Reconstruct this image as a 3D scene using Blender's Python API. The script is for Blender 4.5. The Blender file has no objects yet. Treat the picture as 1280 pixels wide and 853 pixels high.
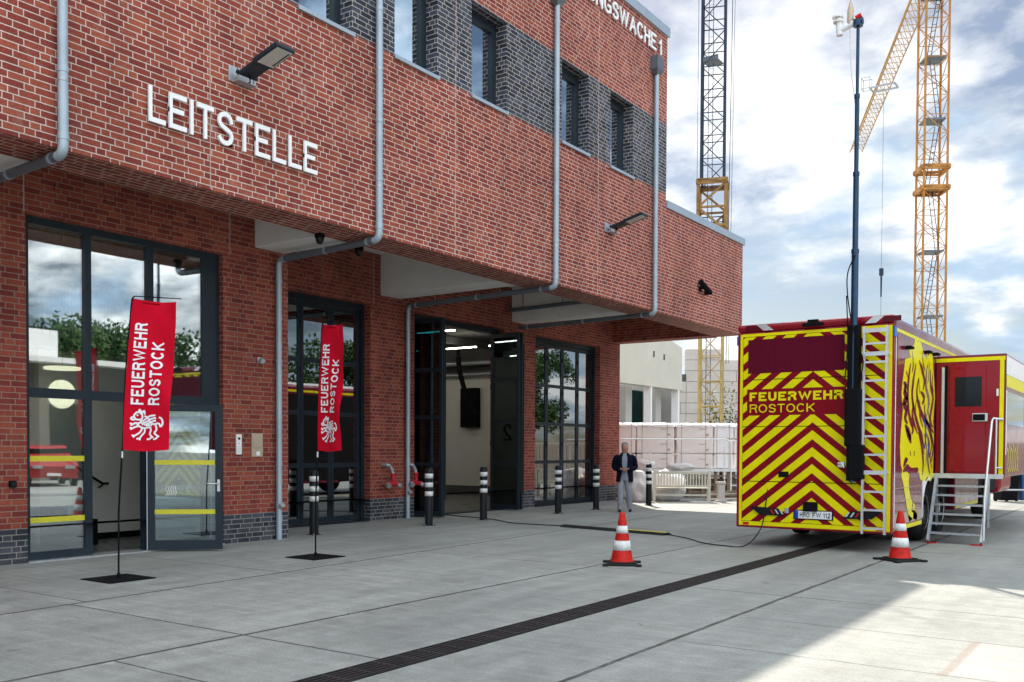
import bpy, bmesh, math, random
from mathutils import Vector, Matrix
R = math.radians
random.seed(7)
scene = bpy.context.scene
COL = scene.collection

# ------------------------------------------------------------------ camera
cam_d = bpy.data.cameras.new('camera'); cam = bpy.data.objects.new('camera', cam_d); COL.objects.link(cam)
cam_d.sensor_fit = 'HORIZONTAL'; cam_d.sensor_width = 36.0; cam_d.lens = 36.0*1178/1280
cam_d.shift_x = 0.0; cam_d.shift_y = (590-426.5)/1280
cam_d.clip_end = 2000
YAW, PITCH, ROLL = R(34.9), R(-1.35), R(0.26)
cam.matrix_world = Matrix.Translation((0, 0, 1.55)) @ Matrix.Rotation(YAW, 4, 'Z') @ Matrix.Rotation(R(90)+PITCH, 4, 'X') @ Matrix.Rotation(ROLL, 4, 'Z')
scene.camera = cam

# ------------------------------------------------------------------ light
SUNV = Vector((-0.665, 0.811, 1.0)).normalized()
w = bpy.data.worlds.new('World'); scene.world = w; w.use_nodes = True
nt = w.node_tree; nt.nodes.clear()
def N(nt, t, **k):
    n = nt.nodes.new(t)
    for a, b in k.items():
        if a.startswith('i_'): n.inputs[a[2:]].default_value = b
        else: setattr(n, a, b)
    return n
def L(nt, a, b): nt.links.new(a, b)
def M(nt, op, a, b=None, c=None, clamp=False):
    n = nt.nodes.new('ShaderNodeMath'); n.operation = op; n.use_clamp = clamp
    for i, v in enumerate((a, b, c)):
        if v is None: continue
        if isinstance(v, (int, float)): n.inputs[i].default_value = v
        else: nt.links.new(v, n.inputs[i])
    return n.outputs[0]
def mixc(nt, fac, a, b, mode='MIX'):
    n = nt.nodes.new('ShaderNodeMix'); n.data_type = 'RGBA'; n.blend_type = mode
    for i, v in ((0, fac), (6, a), (7, b)):
        if isinstance(v, (int, float)): n.inputs[i].default_value = v
        elif isinstance(v, (tuple, list)): n.inputs[i].default_value = (*v[:3], 1)
        else: nt.links.new(v, n.inputs[i])
    return n.outputs[2]
def noise(nt, vec, scale, detail=4, rough=.55, dist=0, dim='3D'):
    n = N(nt, 'ShaderNodeTexNoise'); n.noise_dimensions = dim
    n.inputs['Scale'].default_value = scale; n.inputs['Detail'].default_value = detail
    n.inputs['Roughness'].default_value = rough; n.inputs['Distortion'].default_value = dist
    if vec is not None: nt.links.new(vec, n.inputs['Vector'])
    return n.outputs[0]
def ramp(nt, fac, *stops):
    n = nt.nodes.new('ShaderNodeValToRGB'); e = n.color_ramp.elements
    while len(e) < len(stops): e.new(.5)
    for i, (p, c) in enumerate(stops):
        e[i].position = p; e[i].color = (c, c, c, 1) if isinstance(c, (int, float)) else (*c, 1)
    nt.links.new(fac, n.inputs[0]); return n.outputs[0]

sky = N(nt, 'ShaderNodeTexSky', sky_type='NISHITA', sun_disc=False, sun_elevation=R(43.6), sun_rotation=math.atan2(-0.665, 0.811))
bg1 = N(nt, 'ShaderNodeBackground'); bg1.inputs[1].default_value = 0.055
hsv = N(nt, 'ShaderNodeHueSaturation'); hsv.inputs['Saturation'].default_value = 1.0; L(nt, sky.outputs[0], hsv.inputs['Color']); L(nt, hsv.outputs[0], bg1.inputs[0])
tc = N(nt, 'ShaderNodeTexCoord'); sp = N(nt, 'ShaderNodeSeparateXYZ'); L(nt, tc.outputs['Generated'], sp.inputs[0])
zz = M(nt, 'ADD', M(nt, 'MAXIMUM', sp.outputs[2], 0.0), 0.22)
cb = N(nt, 'ShaderNodeCombineXYZ'); L(nt, M(nt, 'DIVIDE', sp.outputs[0], zz), cb.inputs[0]); L(nt, M(nt, 'DIVIDE', sp.outputs[1], zz), cb.inputs[1]); cb.inputs[2].default_value = 3.7
n1 = noise(nt, cb.outputs[0], 1.5, 10, .58, .15)
n2 = noise(nt, cb.outputs[0], 2.3, 10, .55, .2)
cov = ramp(nt, n1, (.44, 0.0), (.56, 1.0))
bright = ramp(nt, n2, (.36, (.50, .71, .96)), (.45, (.68, .87, 1.07)), (.51, (1.05, 1.13, 1.2)), (.57, (1.55, 1.55, 1.52)))
bg2 = N(nt, 'ShaderNodeBackground'); L(nt, bright, bg2.inputs[0])
# clouds opposite the sun, brightness boosted to throw more light on the shaded facade
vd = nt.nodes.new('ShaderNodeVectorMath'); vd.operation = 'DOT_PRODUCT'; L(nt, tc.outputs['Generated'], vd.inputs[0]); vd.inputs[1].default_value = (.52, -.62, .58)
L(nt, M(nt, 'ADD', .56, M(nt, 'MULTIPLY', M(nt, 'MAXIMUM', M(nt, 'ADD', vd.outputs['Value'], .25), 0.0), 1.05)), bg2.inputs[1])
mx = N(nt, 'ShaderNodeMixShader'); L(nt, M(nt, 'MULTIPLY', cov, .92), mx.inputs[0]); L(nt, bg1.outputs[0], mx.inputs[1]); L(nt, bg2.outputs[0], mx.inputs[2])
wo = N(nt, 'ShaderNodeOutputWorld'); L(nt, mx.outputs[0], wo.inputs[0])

sd = bpy.data.lights.new('sun', 'SUN'); sd.energy = 4.6; sd.angle = R(.45); sd.color = (1, .92, .80)
so = bpy.data.objects.new('sun', sd); COL.objects.link(so); so.rotation_euler = SUNV.to_track_quat('Z', 'Y').to_euler(); so.location = (-20, 30, 60)
scene.view_settings.view_transform = 'Standard'; scene.view_settings.look = 'None'
scene.view_settings.exposure = 0.70; scene.view_settings.gamma = 1.0; scene.view_settings.use_curve_mapping = False
scene.cycles.use_denoising = True; scene.cycles.max_bounces = 8; scene.cycles.transparent_max_bounces = 16

# ------------------------------------------------------------------ materials
def mat(name, col=(.5, .5, .5), rough=.5, metal=0., var=.0, vscale=3., bump=0., bscale=40., emit=None, coat=0., spec=None):
    m = bpy.data.materials.new(name); m.use_nodes = True; t = m.node_tree
    b = t.nodes['Principled BSDF']; b.inputs['Base Color'].default_value = (*col, 1)
    b.inputs['Roughness'].default_value = rough; b.inputs['Metallic'].default_value = metal
    if coat: b.inputs['Coat Weight'].default_value = coat; b.inputs['Coat Roughness'].default_value = .05
    b.inputs['Specular IOR Level'].default_value = spec if spec is not None else (.18 if metal < .2 else .5)
    g = N(t, 'ShaderNodeNewGeometry')
    if var:
        n = noise(t, g.outputs['Position'], vscale, 6, .6)
        f = ramp(t, n, (.3, 1-var), (.7, 1+var*.6))
        L(t, mixc(t, 1.0, (*col, 1), f, 'MULTIPLY'), b.inputs['Base Color'])
        r = M(t, 'ADD', M(t, 'MULTIPLY', M(t, 'SUBTRACT', n, .5), .3), rough, clamp=True); L(t, r, b.inputs['Roughness'])
    if bump:
        n = noise(t, g.outputs['Position'], bscale, 4, .6); bp = N(t, 'ShaderNodeBump'); bp.inputs['Strength'].default_value = bump; bp.inputs['Distance'].default_value = .01
        L(t, n, bp.inputs['Height']); L(t, bp.outputs[0], b.inputs['Normal'])
    if emit:
        b.inputs['Emission Color'].default_value = (*emit[:3], 1); b.inputs['Emission Strength'].default_value = emit[3]
    return m

def brick_mat(name, c1, c2, c3, mortar, soot=.2):
    m = bpy.data.materials.new(name); m.use_nodes = True; t = m.node_tree; b = t.nodes['Principled BSDF']
    uv = N(t, 'ShaderNodeUVMap'); uv.uv_map = 'UVMap'; s = N(t, 'ShaderNodeSeparateXYZ'); L(t, uv.outputs[0], s.inputs[0])
    U, V = s.outputs[0], s.outputs[1]
    HH, HW = .0783, .1185
    vr = M(t, 'DIVIDE', V, HH); row = M(t, 'FLOOR', vr); fv = M(t, 'FRACT', vr)
    wn = N(t, 'ShaderNodeTexWhiteNoise', noise_dimensions='1D'); L(t, row, wn.inputs['W'])
    off = M(t, 'ADD', M(t, 'FLOOR', M(t, 'MULTIPLY', wn.outputs[0], 7)), M(t, 'MULTIPLY', M(t, 'MODULO', M(t, 'ADD', row, 400), 2), .5))
    x = M(t, 'ADD', M(t, 'DIVIDE', U, HW), off)
    x = M(t, 'ADD', x, 700)
    mm = M(t, 'MODULO', x, 7)
    # joints at 0,2,4,5 of seven half bricks (stretcher, stretcher, header, stretcher)
    d = None
    for j in (0, 2, 4, 5, 7):
        q = M(t, 'ABSOLUTE', M(t, 'SUBTRACT', mm, j)); d = q if d is None else M(t, 'MINIMUM', d, q)
    idx = M(t, 'ADD', M(t, 'ADD', M(t, 'GREATER_THAN', mm, 2), M(t, 'GREATER_THAN', mm, 4)), M(t, 'GREATER_THAN', mm, 5))
    bid = M(t, 'ADD', M(t, 'MULTIPLY', M(t, 'FLOOR', M(t, 'DIVIDE', x, 7)), 4), idx)
    dv = M(t, 'MULTIPLY', M(t, 'MINIMUM', fv, M(t, 'SUBTRACT', 1, fv)), HH)
    du = M(t, 'MULTIPLY', d, HW)
    g = N(t, 'ShaderNodeNewGeometry')
    wob = M(t, 'MULTIPLY', M(t, 'SUBTRACT', noise(t, g.outputs['Position'], 26, 3), .5), .006)
    e = M(t, 'ADD', M(t, 'MINIMUM', du, dv), wob)
    mr = N(t, 'ShaderNodeMapRange', interpolation_type='SMOOTHSTEP'); L(t, e, mr.inputs[0]); mr.inputs[1].default_value = .0045; mr.inputs[2].default_value = .0075
    brick = mr.outputs[0]
    cv = N(t, 'ShaderNodeCombineXYZ'); L(t, bid, cv.inputs[0]); L(t, row, cv.inputs[1])
    w2 = N(t, 'ShaderNodeTexWhiteNoise', noise_dimensions='2D'); L(t, cv.outputs[0], w2.inputs['Vector'])
    cr = ramp(t, w2.outputs[0], (0., c1), (.45, c2), (1., c3))
    big = noise(t, g.outputs['Position'], .55, 5, .6); fine = noise(t, g.outputs['Position'], 30, 5, .7)
    cr = mixc(t, 1., cr, ramp(t, fine, (.25, .72), (.75, 1.25)), 'MULTIPLY')
    mps = N(t, 'ShaderNodeMapping'); mps.inputs['Scale'].default_value = (1.6, 1.6, .16); L(t, g.outputs['Position'], mps.inputs[0]); streak = noise(t, mps.outputs[0], 1.7, 6, .65)
    effl = M(t, 'MULTIPLY', ramp(t, noise(t, g.outputs['Position'], 2.2, 7, .75), (.56, 0.), (.78, 1.)), .28)
    cr = mixc(t, effl, cr, mortar)
    c = mixc(t, brick, mortar, cr)
    c = mixc(t, 1., c, ramp(t, big, (.3, 1-soot), (.7, 1+soot*.5)), 'MULTIPLY')
    c = mixc(t, 1., c, ramp(t, streak, (.3, .80), (.62, 1.06)), 'MULTIPLY')
    L(t, c, b.inputs['Base Color']); b.inputs['Roughness'].default_value = .78; b.inputs['Specular IOR Level'].default_value = .2
    bp = N(t, 'ShaderNodeBump'); bp.inputs['Strength'].default_value = .55; bp.inputs['Distance'].default_value = .006
    L(t, M(t, 'ADD', brick, M(t, 'MULTIPLY', fine, .35)), bp.inputs['Height']); L(t, bp.outputs[0], b.inputs['Normal'])
    return m

def glass_mat(name, refl=.22, tint=(.75, .82, .82)):
    m = bpy.data.materials.new(name); m.use_nodes = True; t = m.node_tree; t.nodes.clear()
    o = N(t, 'ShaderNodeOutputMaterial'); tr = N(t, 'ShaderNodeBsdfTransparent'); tr.inputs[0].default_value = (*tint, 1)
    gl = N(t, 'ShaderNodeBsdfGlossy'); gl.inputs['Roughness'].default_value = .012; gl.inputs[0].default_value = (.93, .97, 1, 1)
    fr = N(t, 'ShaderNodeFresnel'); fr.inputs[0].default_value = 1.5
    g = N(t, 'ShaderNodeNewGeometry'); bp = N(t, 'ShaderNodeBump'); bp.inputs['Strength'].default_value = .03; bp.inputs['Distance'].default_value = .02
    L(t, noise(t, g.outputs['Position'], 1.1, 1), bp.inputs['Height']); L(t, bp.outputs[0], gl.inputs['Normal'])
    f = M(t, 'ADD', fr.outputs[0], refl, clamp=True)
    mx = N(t, 'ShaderNodeMixShader'); L(t, f, mx.inputs[0]); L(t, tr.outputs[0], mx.inputs[1]); L(t, gl.outputs[0], mx.inputs[2]); L(t, mx.outputs[0], o.inputs[0])
    return m

MT = {}
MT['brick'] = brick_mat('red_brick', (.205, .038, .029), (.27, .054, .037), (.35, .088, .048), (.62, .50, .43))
MT['brick_low'] = brick_mat('red_brick_shaded', (.19, .034, .028), (.25, .046, .034), (.34, .082, .048), (.32, .21, .16))  # same brick, overhang shade put into darker brick and mortar colours
MT['brick_dark'] = brick_mat('dark_clinker', (.024, .028, .042), (.042, .050, .074), (.075, .085, .12), (.48, .43, .37))
MT['brick_base'] = brick_mat('dark_clinker_base', (.028, .032, .042), (.05, .055, .072), (.085, .09, .11), (.30, .28, .25))
MT['mortar'] = mat('expansion_mortar', (.50, .38, .34), .9, var=.15)
MT['soffit'] = mat('white_painted_concrete', (.72, .70, .67), .85, var=.08, vscale=1.2, bump=.15, bscale=25)
MT['anthracite'] = mat('anthracite_metal', (.022, .032, .042), .38, var=.15)
MT['anth2'] = mat('gate_frame_metal', (.016, .024, .032), .35, var=.15)
MT['black'] = mat('black_metal', (.005, .005, .007), .7, var=.2, spec=.1)
MT['rubber'] = mat('black_rubber', (.018, .018, .018), .8, var=.25)
MT['zinc'] = mat('weathered_zinc', (.38, .45, .51), .5, .35, var=.16, vscale=2.5)
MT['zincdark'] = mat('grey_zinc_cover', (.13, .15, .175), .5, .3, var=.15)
MT['alu'] = mat('aluminium', (.62, .63, .65), .38, .75, var=.12, vscale=6)
MT['galv'] = mat('galvanised_steel', (.45, .47, .50), .45, .6, var=.2, vscale=10)
MT['coping'] = mat('coping_metal', (.36, .43, .50), .4, .3, var=.08)
MT['white'] = mat('white_paint', (.80, .80, .79), .55, var=.06)
MT['letter'] = mat('white_letter_paint', (.86, .86, .86), .35)
MT['glass'] = glass_mat('window_glass', .30)
MT['glass_up'] = glass_mat('upper_window_glass', .6, (.95, .97, .97))
MT['glass2'] = glass_mat('gate_glass', .26, (.25, .36, .38))
MT['glassdoor'] = glass_mat('door_glass', .16, (.6, .72, .72))
MT['glassleaf'] = glass_mat('open_leaf_glass', .03, (.16, .34, .36))
MT['blind'] = mat('window_blind', (.75, .77, .76), .8)
MT['inwall'] = mat('interior_wall', (.66, .65, .60), .85, var=.05)
MT['indark'] = mat('interior_dark', (.10, .10, .10), .8, var=.2)
MT['infloor'] = mat('interior_floor', (.16, .17, .17), .3, var=.2)
MT['tube'] = mat('lamp_tube', (.9, .9, .85), .5, emit=(1, .93, .78, 13.0))
MT['disc'] = mat('lamp_disc', (.9, .85, .7), .5, emit=(1, .88, .6, 1.6))
MT['lens'] = mat('lamp_lens', (.55, .53, .48), .25, var=.25, vscale=60)
MT['flag'] = mat('red_flag_cloth', (.56, .0, .018), .85, var=.12, vscale=5, bump=.9, bscale=5)
MT['flagtext'] = mat('white_flag_print', (.84, .80, .83), .75)
MT['conered'] = mat('cone_red', (.50, .014, .008), .5, var=.35, vscale=14)
MT['conewhite'] = mat('cone_white_film', (.70, .70, .68), .45, var=.3, vscale=16)
MT['bollard'] = mat('bollard_black', (.014, .015, .018), .35, var=.2)
MT['red'] = mat('fire_red_paint', (.24, .004, .014), .3, coat=.25, var=.06)
MT['redbright'] = mat('door_red_paint', (.26, .001, .008), .28, coat=.25, var=.05)
MT['purple'] = mat('berry_side_paint', (.15, .008, .03), .28, coat=.45, var=.06)
MT['yellow'] = mat('fluorescent_yellow_film', (.76, .67, .002), .35, var=.05)
MT['screen'] = None
MT['yellowcrane'] = mat('crane_yellow', (.48, .22, .055), .6, var=.3, vscale=1.5)
MT['bluecrane'] = mat('crane_blue_grey', (.028, .042, .07), .5, var=.25)
MT['paleyellow'] = mat('pale_crane_yellow', (.46, .33, .12), .6, var=.3)
MT['jibhazed'] = mat('hazed_jib_paint', (.50, .30, .13), .6, var=.3)  # crane paint with distance haze put into a paler colour
MT['darkbrown'] = mat('climbing_frame_paint', (.30, .17, .06), .6, var=.4)
MT['darkrender'] = mat('brown_grey_render', (.15, .14, .12), .85, var=.2)
MT['orange'] = mat('pipe_red', (.45, .02, .03), .4, var=.2)
MT['grate'] = mat('cast_grating', (.045, .036, .034), .7, var=.3)
MT['tyre'] = MT['rubber']
MT['mastblue'] = mat('mast_blue_anodised', (.02, .055, .11), .28, .5, var=.15)
MT['wrap'] = mat('milky_wrap_film', (.84, .80, .80), .3, var=.06, vscale=4, bump=.8, bscale=9)
MT['carton'] = mat('pinkish_insulation_board', (.84, .75, .71), .6, var=.07, vscale=3, bump=.4, bscale=12)
MT['wood'] = mat('pale_bench_wood', (.66, .62, .52), .6, var=.1, vscale=9)
MT['palletwood'] = mat('pallet_wood', (.24, .18, .12), .8, var=.3, vscale=6)
MT['concrete'] = mat('pale_precast_concrete', (.58, .55, .47), .85, var=.08, vscale=.8, bump=.2, bscale=15)
MT['concgrey'] = mat('grey_concrete', (.42, .41, .38), .85, var=.12, vscale=1.2)
MT['block'] = mat('block_masonry', (.55, .50, .46), .85, var=.1, vscale=2)
MT['greenglass'] = mat('green_scaffold_net', (.004, .04, .036), .6, var=.45, vscale=2.2)
MT['skin'] = mat('skin', (.40, .20, .145), .5, var=.08)
MT['hair'] = mat('grey_hair', (.30, .29, .28), .8, var=.3, vscale=60)
MT['jacket'] = mat('navy_jacket', (.006, .008, .018), .9, var=.3, vscale=14, bump=.5, bscale=12, spec=.08)
MT['shirt'] = mat('light_blue_shirt', (.26, .29, .36), .8, var=.1)
MT['trouser'] = mat('grey_trousers', (.30, .31, .34), .8, var=.15, vscale=8, bump=.5, bscale=10)
MT['shoe'] = mat('dark_shoes', (.03, .03, .035), .5)
MT['bluebin'] = mat('blue_plastic', (.03, .09, .25), .45, var=.15)
MT['leaf'] = mat('foliage', (.05, .10, .025), .6, var=.5, vscale=1.2)
MT['yellowleaf'] = mat('yellow_green_foliage', (.16, .17, .03), .6, var=.4, vscale=1.5)
MT['bark'] = mat('bark', (.09, .07, .05), .9, var=.3)
MT['carred'] = mat('car_red', (.35, .012, .012), .25, coat=.8)
MT['cardark'] = mat('car_glass_dark', (.01, .012, .014), .08)
MT['carblue'] = mat('car_blue', (.02, .04, .16), .25, coat=.8)
MT['beige'] = mat('beige_plate', (.50, .40, .30), .5, .3, var=.1)
MT['plate'] = mat('white_plate', (.72, .73, .72), .4)
MT['eublue'] = mat('plate_blue', (.01, .05, .38), .4)
MT['lampred'] = mat('red_lamp_plastic', (.5, .01, .01), .2)
MT['darkred'] = mat('dark_red_lens', (.09, .002, .008), .3)
MT['lampblue'] = mat('blue_lamp_plastic', (.01, .10, .45), .2)
MT['manifest'] = mat('yellow_print', (.75, .62, .03), .6)
MT['flapred'] = mat('gate_red', (.45, .03, .02), .5)

# concrete yard
def yard_mat():
    m = bpy.data.materials.new('yard_concrete'); m.use_nodes = True; t = m.node_tree; b = t.nodes['Principled BSDF']
    g = N(t, 'ShaderNodeNewGeometry'); P = g.outputs['Position']; s = N(t, 'ShaderNodeSeparateXYZ'); L(t, P, s.inputs[0]); X, Y = s.outputs[0], s.outputs[1]
    wob = M(t, 'MULTIPLY', M(t, 'SUBTRACT', noise(t, P, 1.6, 6, .75), .5), .05)
    def step(a, v, gt=True): return M(t, 'GREATER_THAN' if gt else 'LESS_THAN', a, v)
    jn = noise(t, P, 3.5, 5, .7)
    def line(coord, v, wd=.011, soft=.007):
        d = M(t, 'ABSOLUTE', M(t, 'ADD', M(t, 'SUBTRACT', coord, v), wob))
        r = N(t, 'ShaderNodeMapRange', interpolation_type='SMOOTHSTEP'); L(t, d, r.inputs[0]); r.inputs[1].default_value = wd; r.inputs[2].default_value = wd+soft; r.inputs[3].default_value = 1; r.inputs[4].default_value = 0
        return r.outputs[0]
    skew = M(t, 'ADD', X, M(t, 'MULTIPLY', M(t, 'SUBTRACT', Y, 5.2), .066))
    jl = line(skew, -8.9, .018)
    for v in (-6.29, -3.31, -.33, 2.65, 5.6): jl = M(t, 'MAXIMUM', jl, line(X, v, .019))
    inA = M(t, 'MULTIPLY', step(skew, -8.9), step(X, -4.75, False))
    for y in (5.12, 10.9, 16.7, 22.3): jl = M(t, 'MAXIMUM', jl, M(t, 'MULTIPLY', inA, line(Y, y, .008)))
    inB = step(skew, -8.9, False)
    for y in (5.3, 8.0, 13.2, 18.9): jl = M(t, 'MAXIMUM', jl, M(t, 'MULTIPLY', inB, line(Y, y, .005)))
    inC = M(t, 'MULTIPLY', step(X, -6.29), step(X, -4.75, False))
    jl = M(t, 'MAXIMUM', jl, M(t, 'MULTIPLY', inC, line(Y, 3.94, .006)))
    inD = step(X, -4.4)
    for y in (4.2, 9.9, 15.5): jl = M(t, 'MAXIMUM', jl, M(t, 'MULTIPLY', inD, line(Y, y, .008)))
    inE = step(X, -3.2)
    for y in (7.05, 8.42): jl = M(t, 'MAXIMUM', jl, M(t, 'MULTIPLY', inE, line(Y, y, .004)))
    # tone per bay
    cv = N(t, 'ShaderNodeCombineXYZ'); L(t, M(t, 'FLOOR', M(t, 'DIVIDE', M(t, 'ADD', X, .33), 2.98)), cv.inputs[0]); L(t, M(t, 'FLOOR', M(t, 'DIVIDE', M(t, 'SUBTRACT', Y, 5.12), 5.8)), cv.inputs[1])
    wn = N(t, 'ShaderNodeTexWhiteNoise', noise_dimensions='2D'); L(t, cv.outputs[0], wn.inputs['Vector'])
    tone = M(t, 'ADD', .93, M(t, 'MULTIPLY', wn.outputs[0], .15))
    # brushed streaks roughly across the bays
    mp = N(t, 'ShaderNodeMapping'); mp.inputs['Scale'].default_value = (.5, 7, 1); mp.inputs['Rotation'].default_value = (0, 0, R(-6)); L(t, P, mp.inputs[0])
    st = noise(t, mp.outputs[0], 1.6, 7, .65)
    mp2 = N(t, 'ShaderNodeMapping'); mp2.inputs['Scale'].default_value = (2.2, .25, 1); L(t, P, mp2.inputs[0])
    st2 = noise(t, mp2.outputs[0], 1.0, 5, .6)
    big = noise(t, P, .35, 6, .62); fine = noise(t, P, 45, 4, .7); mid = noise(t, P, 4.5, 8, .7)
    c = mixc(t, ramp(t, big, (.3, 0.), (.7, 1.)), (.24, .245, .225), (.345, .345, .31))
    for n, lo, hi in ((st, .87, 1.10), (st2, .84, 1.10), (fine, .78, 1.2), (mid, .78, 1.14)): c = mixc(t, 1., c, ramp(t, n, (.3, lo), (.7, hi)), 'MULTIPLY')
    tn = N(t, 'ShaderNodeCombineXYZ'); [L(t, tone, tn.inputs[i]) for i in range(3)]; c = mixc(t, 1., c, tn.outputs[0], 'MULTIPLY')
    # small dark scratches and specks
    mp3 = N(t, 'ShaderNodeMapping'); mp3.inputs['Scale'].default_value = (1.1, 9, 1); mp3.inputs['Rotation'].default_value = (0, 0, R(8)); L(t, P, mp3.inputs[0])
    sc = ramp(t, noise(t, mp3.outputs[0], 1.3, 3, .5), (.70, 0.), (.735, 1.)); c = mixc(t, M(t, 'MULTIPLY', sc, .35), c, (.09, .09, .09))
    vo = N(t, 'ShaderNodeTexVoronoi'); vo.inputs['Scale'].default_value = 1.7; L(t, P, vo.inputs['Vector'])
    c = mixc(t, M(t, 'LESS_THAN', vo.outputs['Distance'], .022), c, (.05, .045, .04))
    vo = N(t, 'ShaderNodeTexVoronoi'); vo.inputs['Scale'].default_value = 4.3; L(t, P, vo.inputs['Vector'])
    c = mixc(t, M(t, 'LESS_THAN', vo.outputs['Distance'], .022), c, (.55, .52, .47))
    stn = noise(t, P, .9, 9, .72, .6); c = mixc(t, M(t, 'MULTIPLY', ramp(t, stn, (.55, 0.), (.68, 1.)), .38), c, (.13, .13, .12))
    oil = noise(t, P, 2.7, 3, .5, .4); c = mixc(t, M(t, 'MULTIPLY', ramp(t, oil, (.70, 0.), (.74, 1.)), .4), c, (.08, .078, .075))
    for xt in (-5.55, -3.75): # tyre tracks of the trucks
        td = M(t, 'ABSOLUTE', M(t, 'ADD', M(t, 'SUBTRACT', X, xt), M(t, 'MULTIPLY', M(t, 'SUBTRACT', noise(t, P, .3, 2), .5), .8)))
        tr = N(t, 'ShaderNodeMapRange', interpolation_type='SMOOTHSTEP'); L(t, td, tr.inputs[0]); tr.inputs[1].default_value = .08; tr.inputs[2].default_value = .24; tr.inputs[3].default_value = 1; tr.inputs[4].default_value = 0
        c = mixc(t, M(t, 'MULTIPLY', M(t, 'MULTIPLY', tr.outputs[0], st2), .30), c, (.12, .12, .115))
    # repaired pale patch
    pm = M(t, 'MULTIPLY', M(t, 'MULTIPLY', step(M(t, 'ADD', X, wob), -1.24), step(X, -.33, False)), M(t, 'MULTIPLY', step(M(t, 'ADD', Y, wob), 7.05), step(Y, 8.42, False)))
    c = mixc(t, M(t, 'MULTIPLY', pm, .35), c, (.40, .38, .36))
    pe = M(t, 'MULTIPLY', line(X, -1.26, .02, .03), M(t, 'MULTIPLY', step(Y, 7.0), step(Y, 8.45, False)))
    c = mixc(t, M(t, 'MULTIPLY', pe, .4), c, (.22, .13, .09))
    # pale chipped edges beside the joints
    chip = M(t, 'MULTIPLY', ramp(t, noise(t, P, 7, 4, .7), (.56, 0.), (.62, 1.)), M(t, 'MAXIMUM', line(skew, -8.87, .03, .03), line(X, -6.25, .025, .03)))
    c = mixc(t, M(t, 'MULTIPLY', chip, .5), c, (.50, .48, .44))
    # joints, worn at their edges
    c = mixc(t, M(t, 'MULTIPLY', jl, ramp(t, jn, (.3, .55), (.5, .95))), c, (.045, .043, .04))
    L(t, c, b.inputs['Base Color'])
    L(t, ramp(t, mid, (.3, .55), (.7, .82)), b.inputs['Roughness'])
    bp = N(t, 'ShaderNodeBump'); bp.inputs['Strength'].default_value = .35; bp.inputs['Distance'].default_value = .008
    L(t, M(t, 'SUBTRACT', M(t, 'ADD', M(t, 'MULTIPLY', fine, .4), mid), jl), bp.inputs['Height']); L(t, bp.outputs[0], b.inputs['Normal'])
    return m
MT['yard'] = yard_mat()

def chevron_mat():
    m = bpy.data.materials.new('chevron_film'); m.use_nodes = True; t = m.node_tree; b = t.nodes['Principled BSDF']
    uv = N(t, 'ShaderNodeUVMap'); uv.uv_map = 'UVMap'; s = N(t, 'ShaderNodeSeparateXYZ'); L(t, uv.outputs[0], s.inputs[0])
    a = M(t, 'ABSOLUTE', M(t, 'ADD', s.outputs[0], 4.60))
    q = M(t, 'DIVIDE', M(t, 'ADD', M(t, 'ADD', s.outputs[1], M(t, 'MULTIPLY', a, .80)), 1.582), .266)
    f = M(t, 'FRACT', q)
    st = M(t, 'GREATER_THAN', f, .47)
    # red text field
    def rng(c, lo, hi): return M(t, 'MULTIPLY', M(t, 'GREATER_THAN', c, lo), M(t, 'LESS_THAN', c, hi))
    tf = M(t, 'MULTIPLY', rng(s.outputs[0], -5.67, -4.09), rng(s.outputs[1], 2.12, 2.545))
    st = M(t, 'MULTIPLY', st, M(t, 'SUBTRACT', 1, tf))
    c = mixc(t, st, (.21, .002, .010), (.74, .66, .002))
    g = N(t, 'ShaderNodeNewGeometry'); c = mixc(t, 1., c, ramp(t, noise(t, g.outputs['Position'], 2.5, 6, .65), (.3, .86), (.7, 1.06)), 'MULTIPLY')
    L(t, c, b.inputs['Base Color']); b.inputs['Roughness'].default_value = .4; b.inputs['Specular IOR Level'].default_value = .12
    return m
MT['chevron'] = chevron_mat()
def screen_mat():
    m = bpy.data.materials.new('led_sign_mesh'); m.use_nodes = True; t = m.node_tree; b = t.nodes['Principled BSDF']
    uv = N(t, 'ShaderNodeUVMap'); uv.uv_map = 'UVMap'; s = N(t, 'ShaderNodeSeparateXYZ'); L(t, uv.outputs[0], s.inputs[0])
    f = M(t, 'FRACT', M(t, 'DIVIDE', s.outputs[1], .022)); fx = M(t, 'FRACT', M(t, 'DIVIDE', s.outputs[0], .26))
    c = mixc(t, M(t, 'GREATER_THAN', f, .6), (.13, .004, .020), (.06, .003, .012)); c = mixc(t, M(t, 'LESS_THAN', fx, .02), c, (.03, .004, .01))
    L(t, c, b.inputs['Base Color']); b.inputs['Roughness'].default_value = .7; b.inputs['Specular IOR Level'].default_value = .08
    return m
MT['screen'] = screen_mat()
def hatch_mat():
    m = bpy.data.materials.new('yellow_marking_tape'); m.use_nodes = True; t = m.node_tree; b = t.nodes['Principled BSDF']
    uv = N(t, 'ShaderNodeUVMap'); uv.uv_map = 'UVMap'; s = N(t, 'ShaderNodeSeparateXYZ'); L(t, uv.outputs[0], s.inputs[0])
    f = M(t, 'FRACT', M(t, 'DIVIDE', M(t, 'ADD', s.outputs[0], noise(t, None, 3.0)), .035))
    L(t, mixc(t, M(t, 'GREATER_THAN', f, .8), (.72, .66, .02), (.20, .2, .05)), b.inputs['Base Color'])
    return m
MT['tape'] = hatch_mat()
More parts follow.
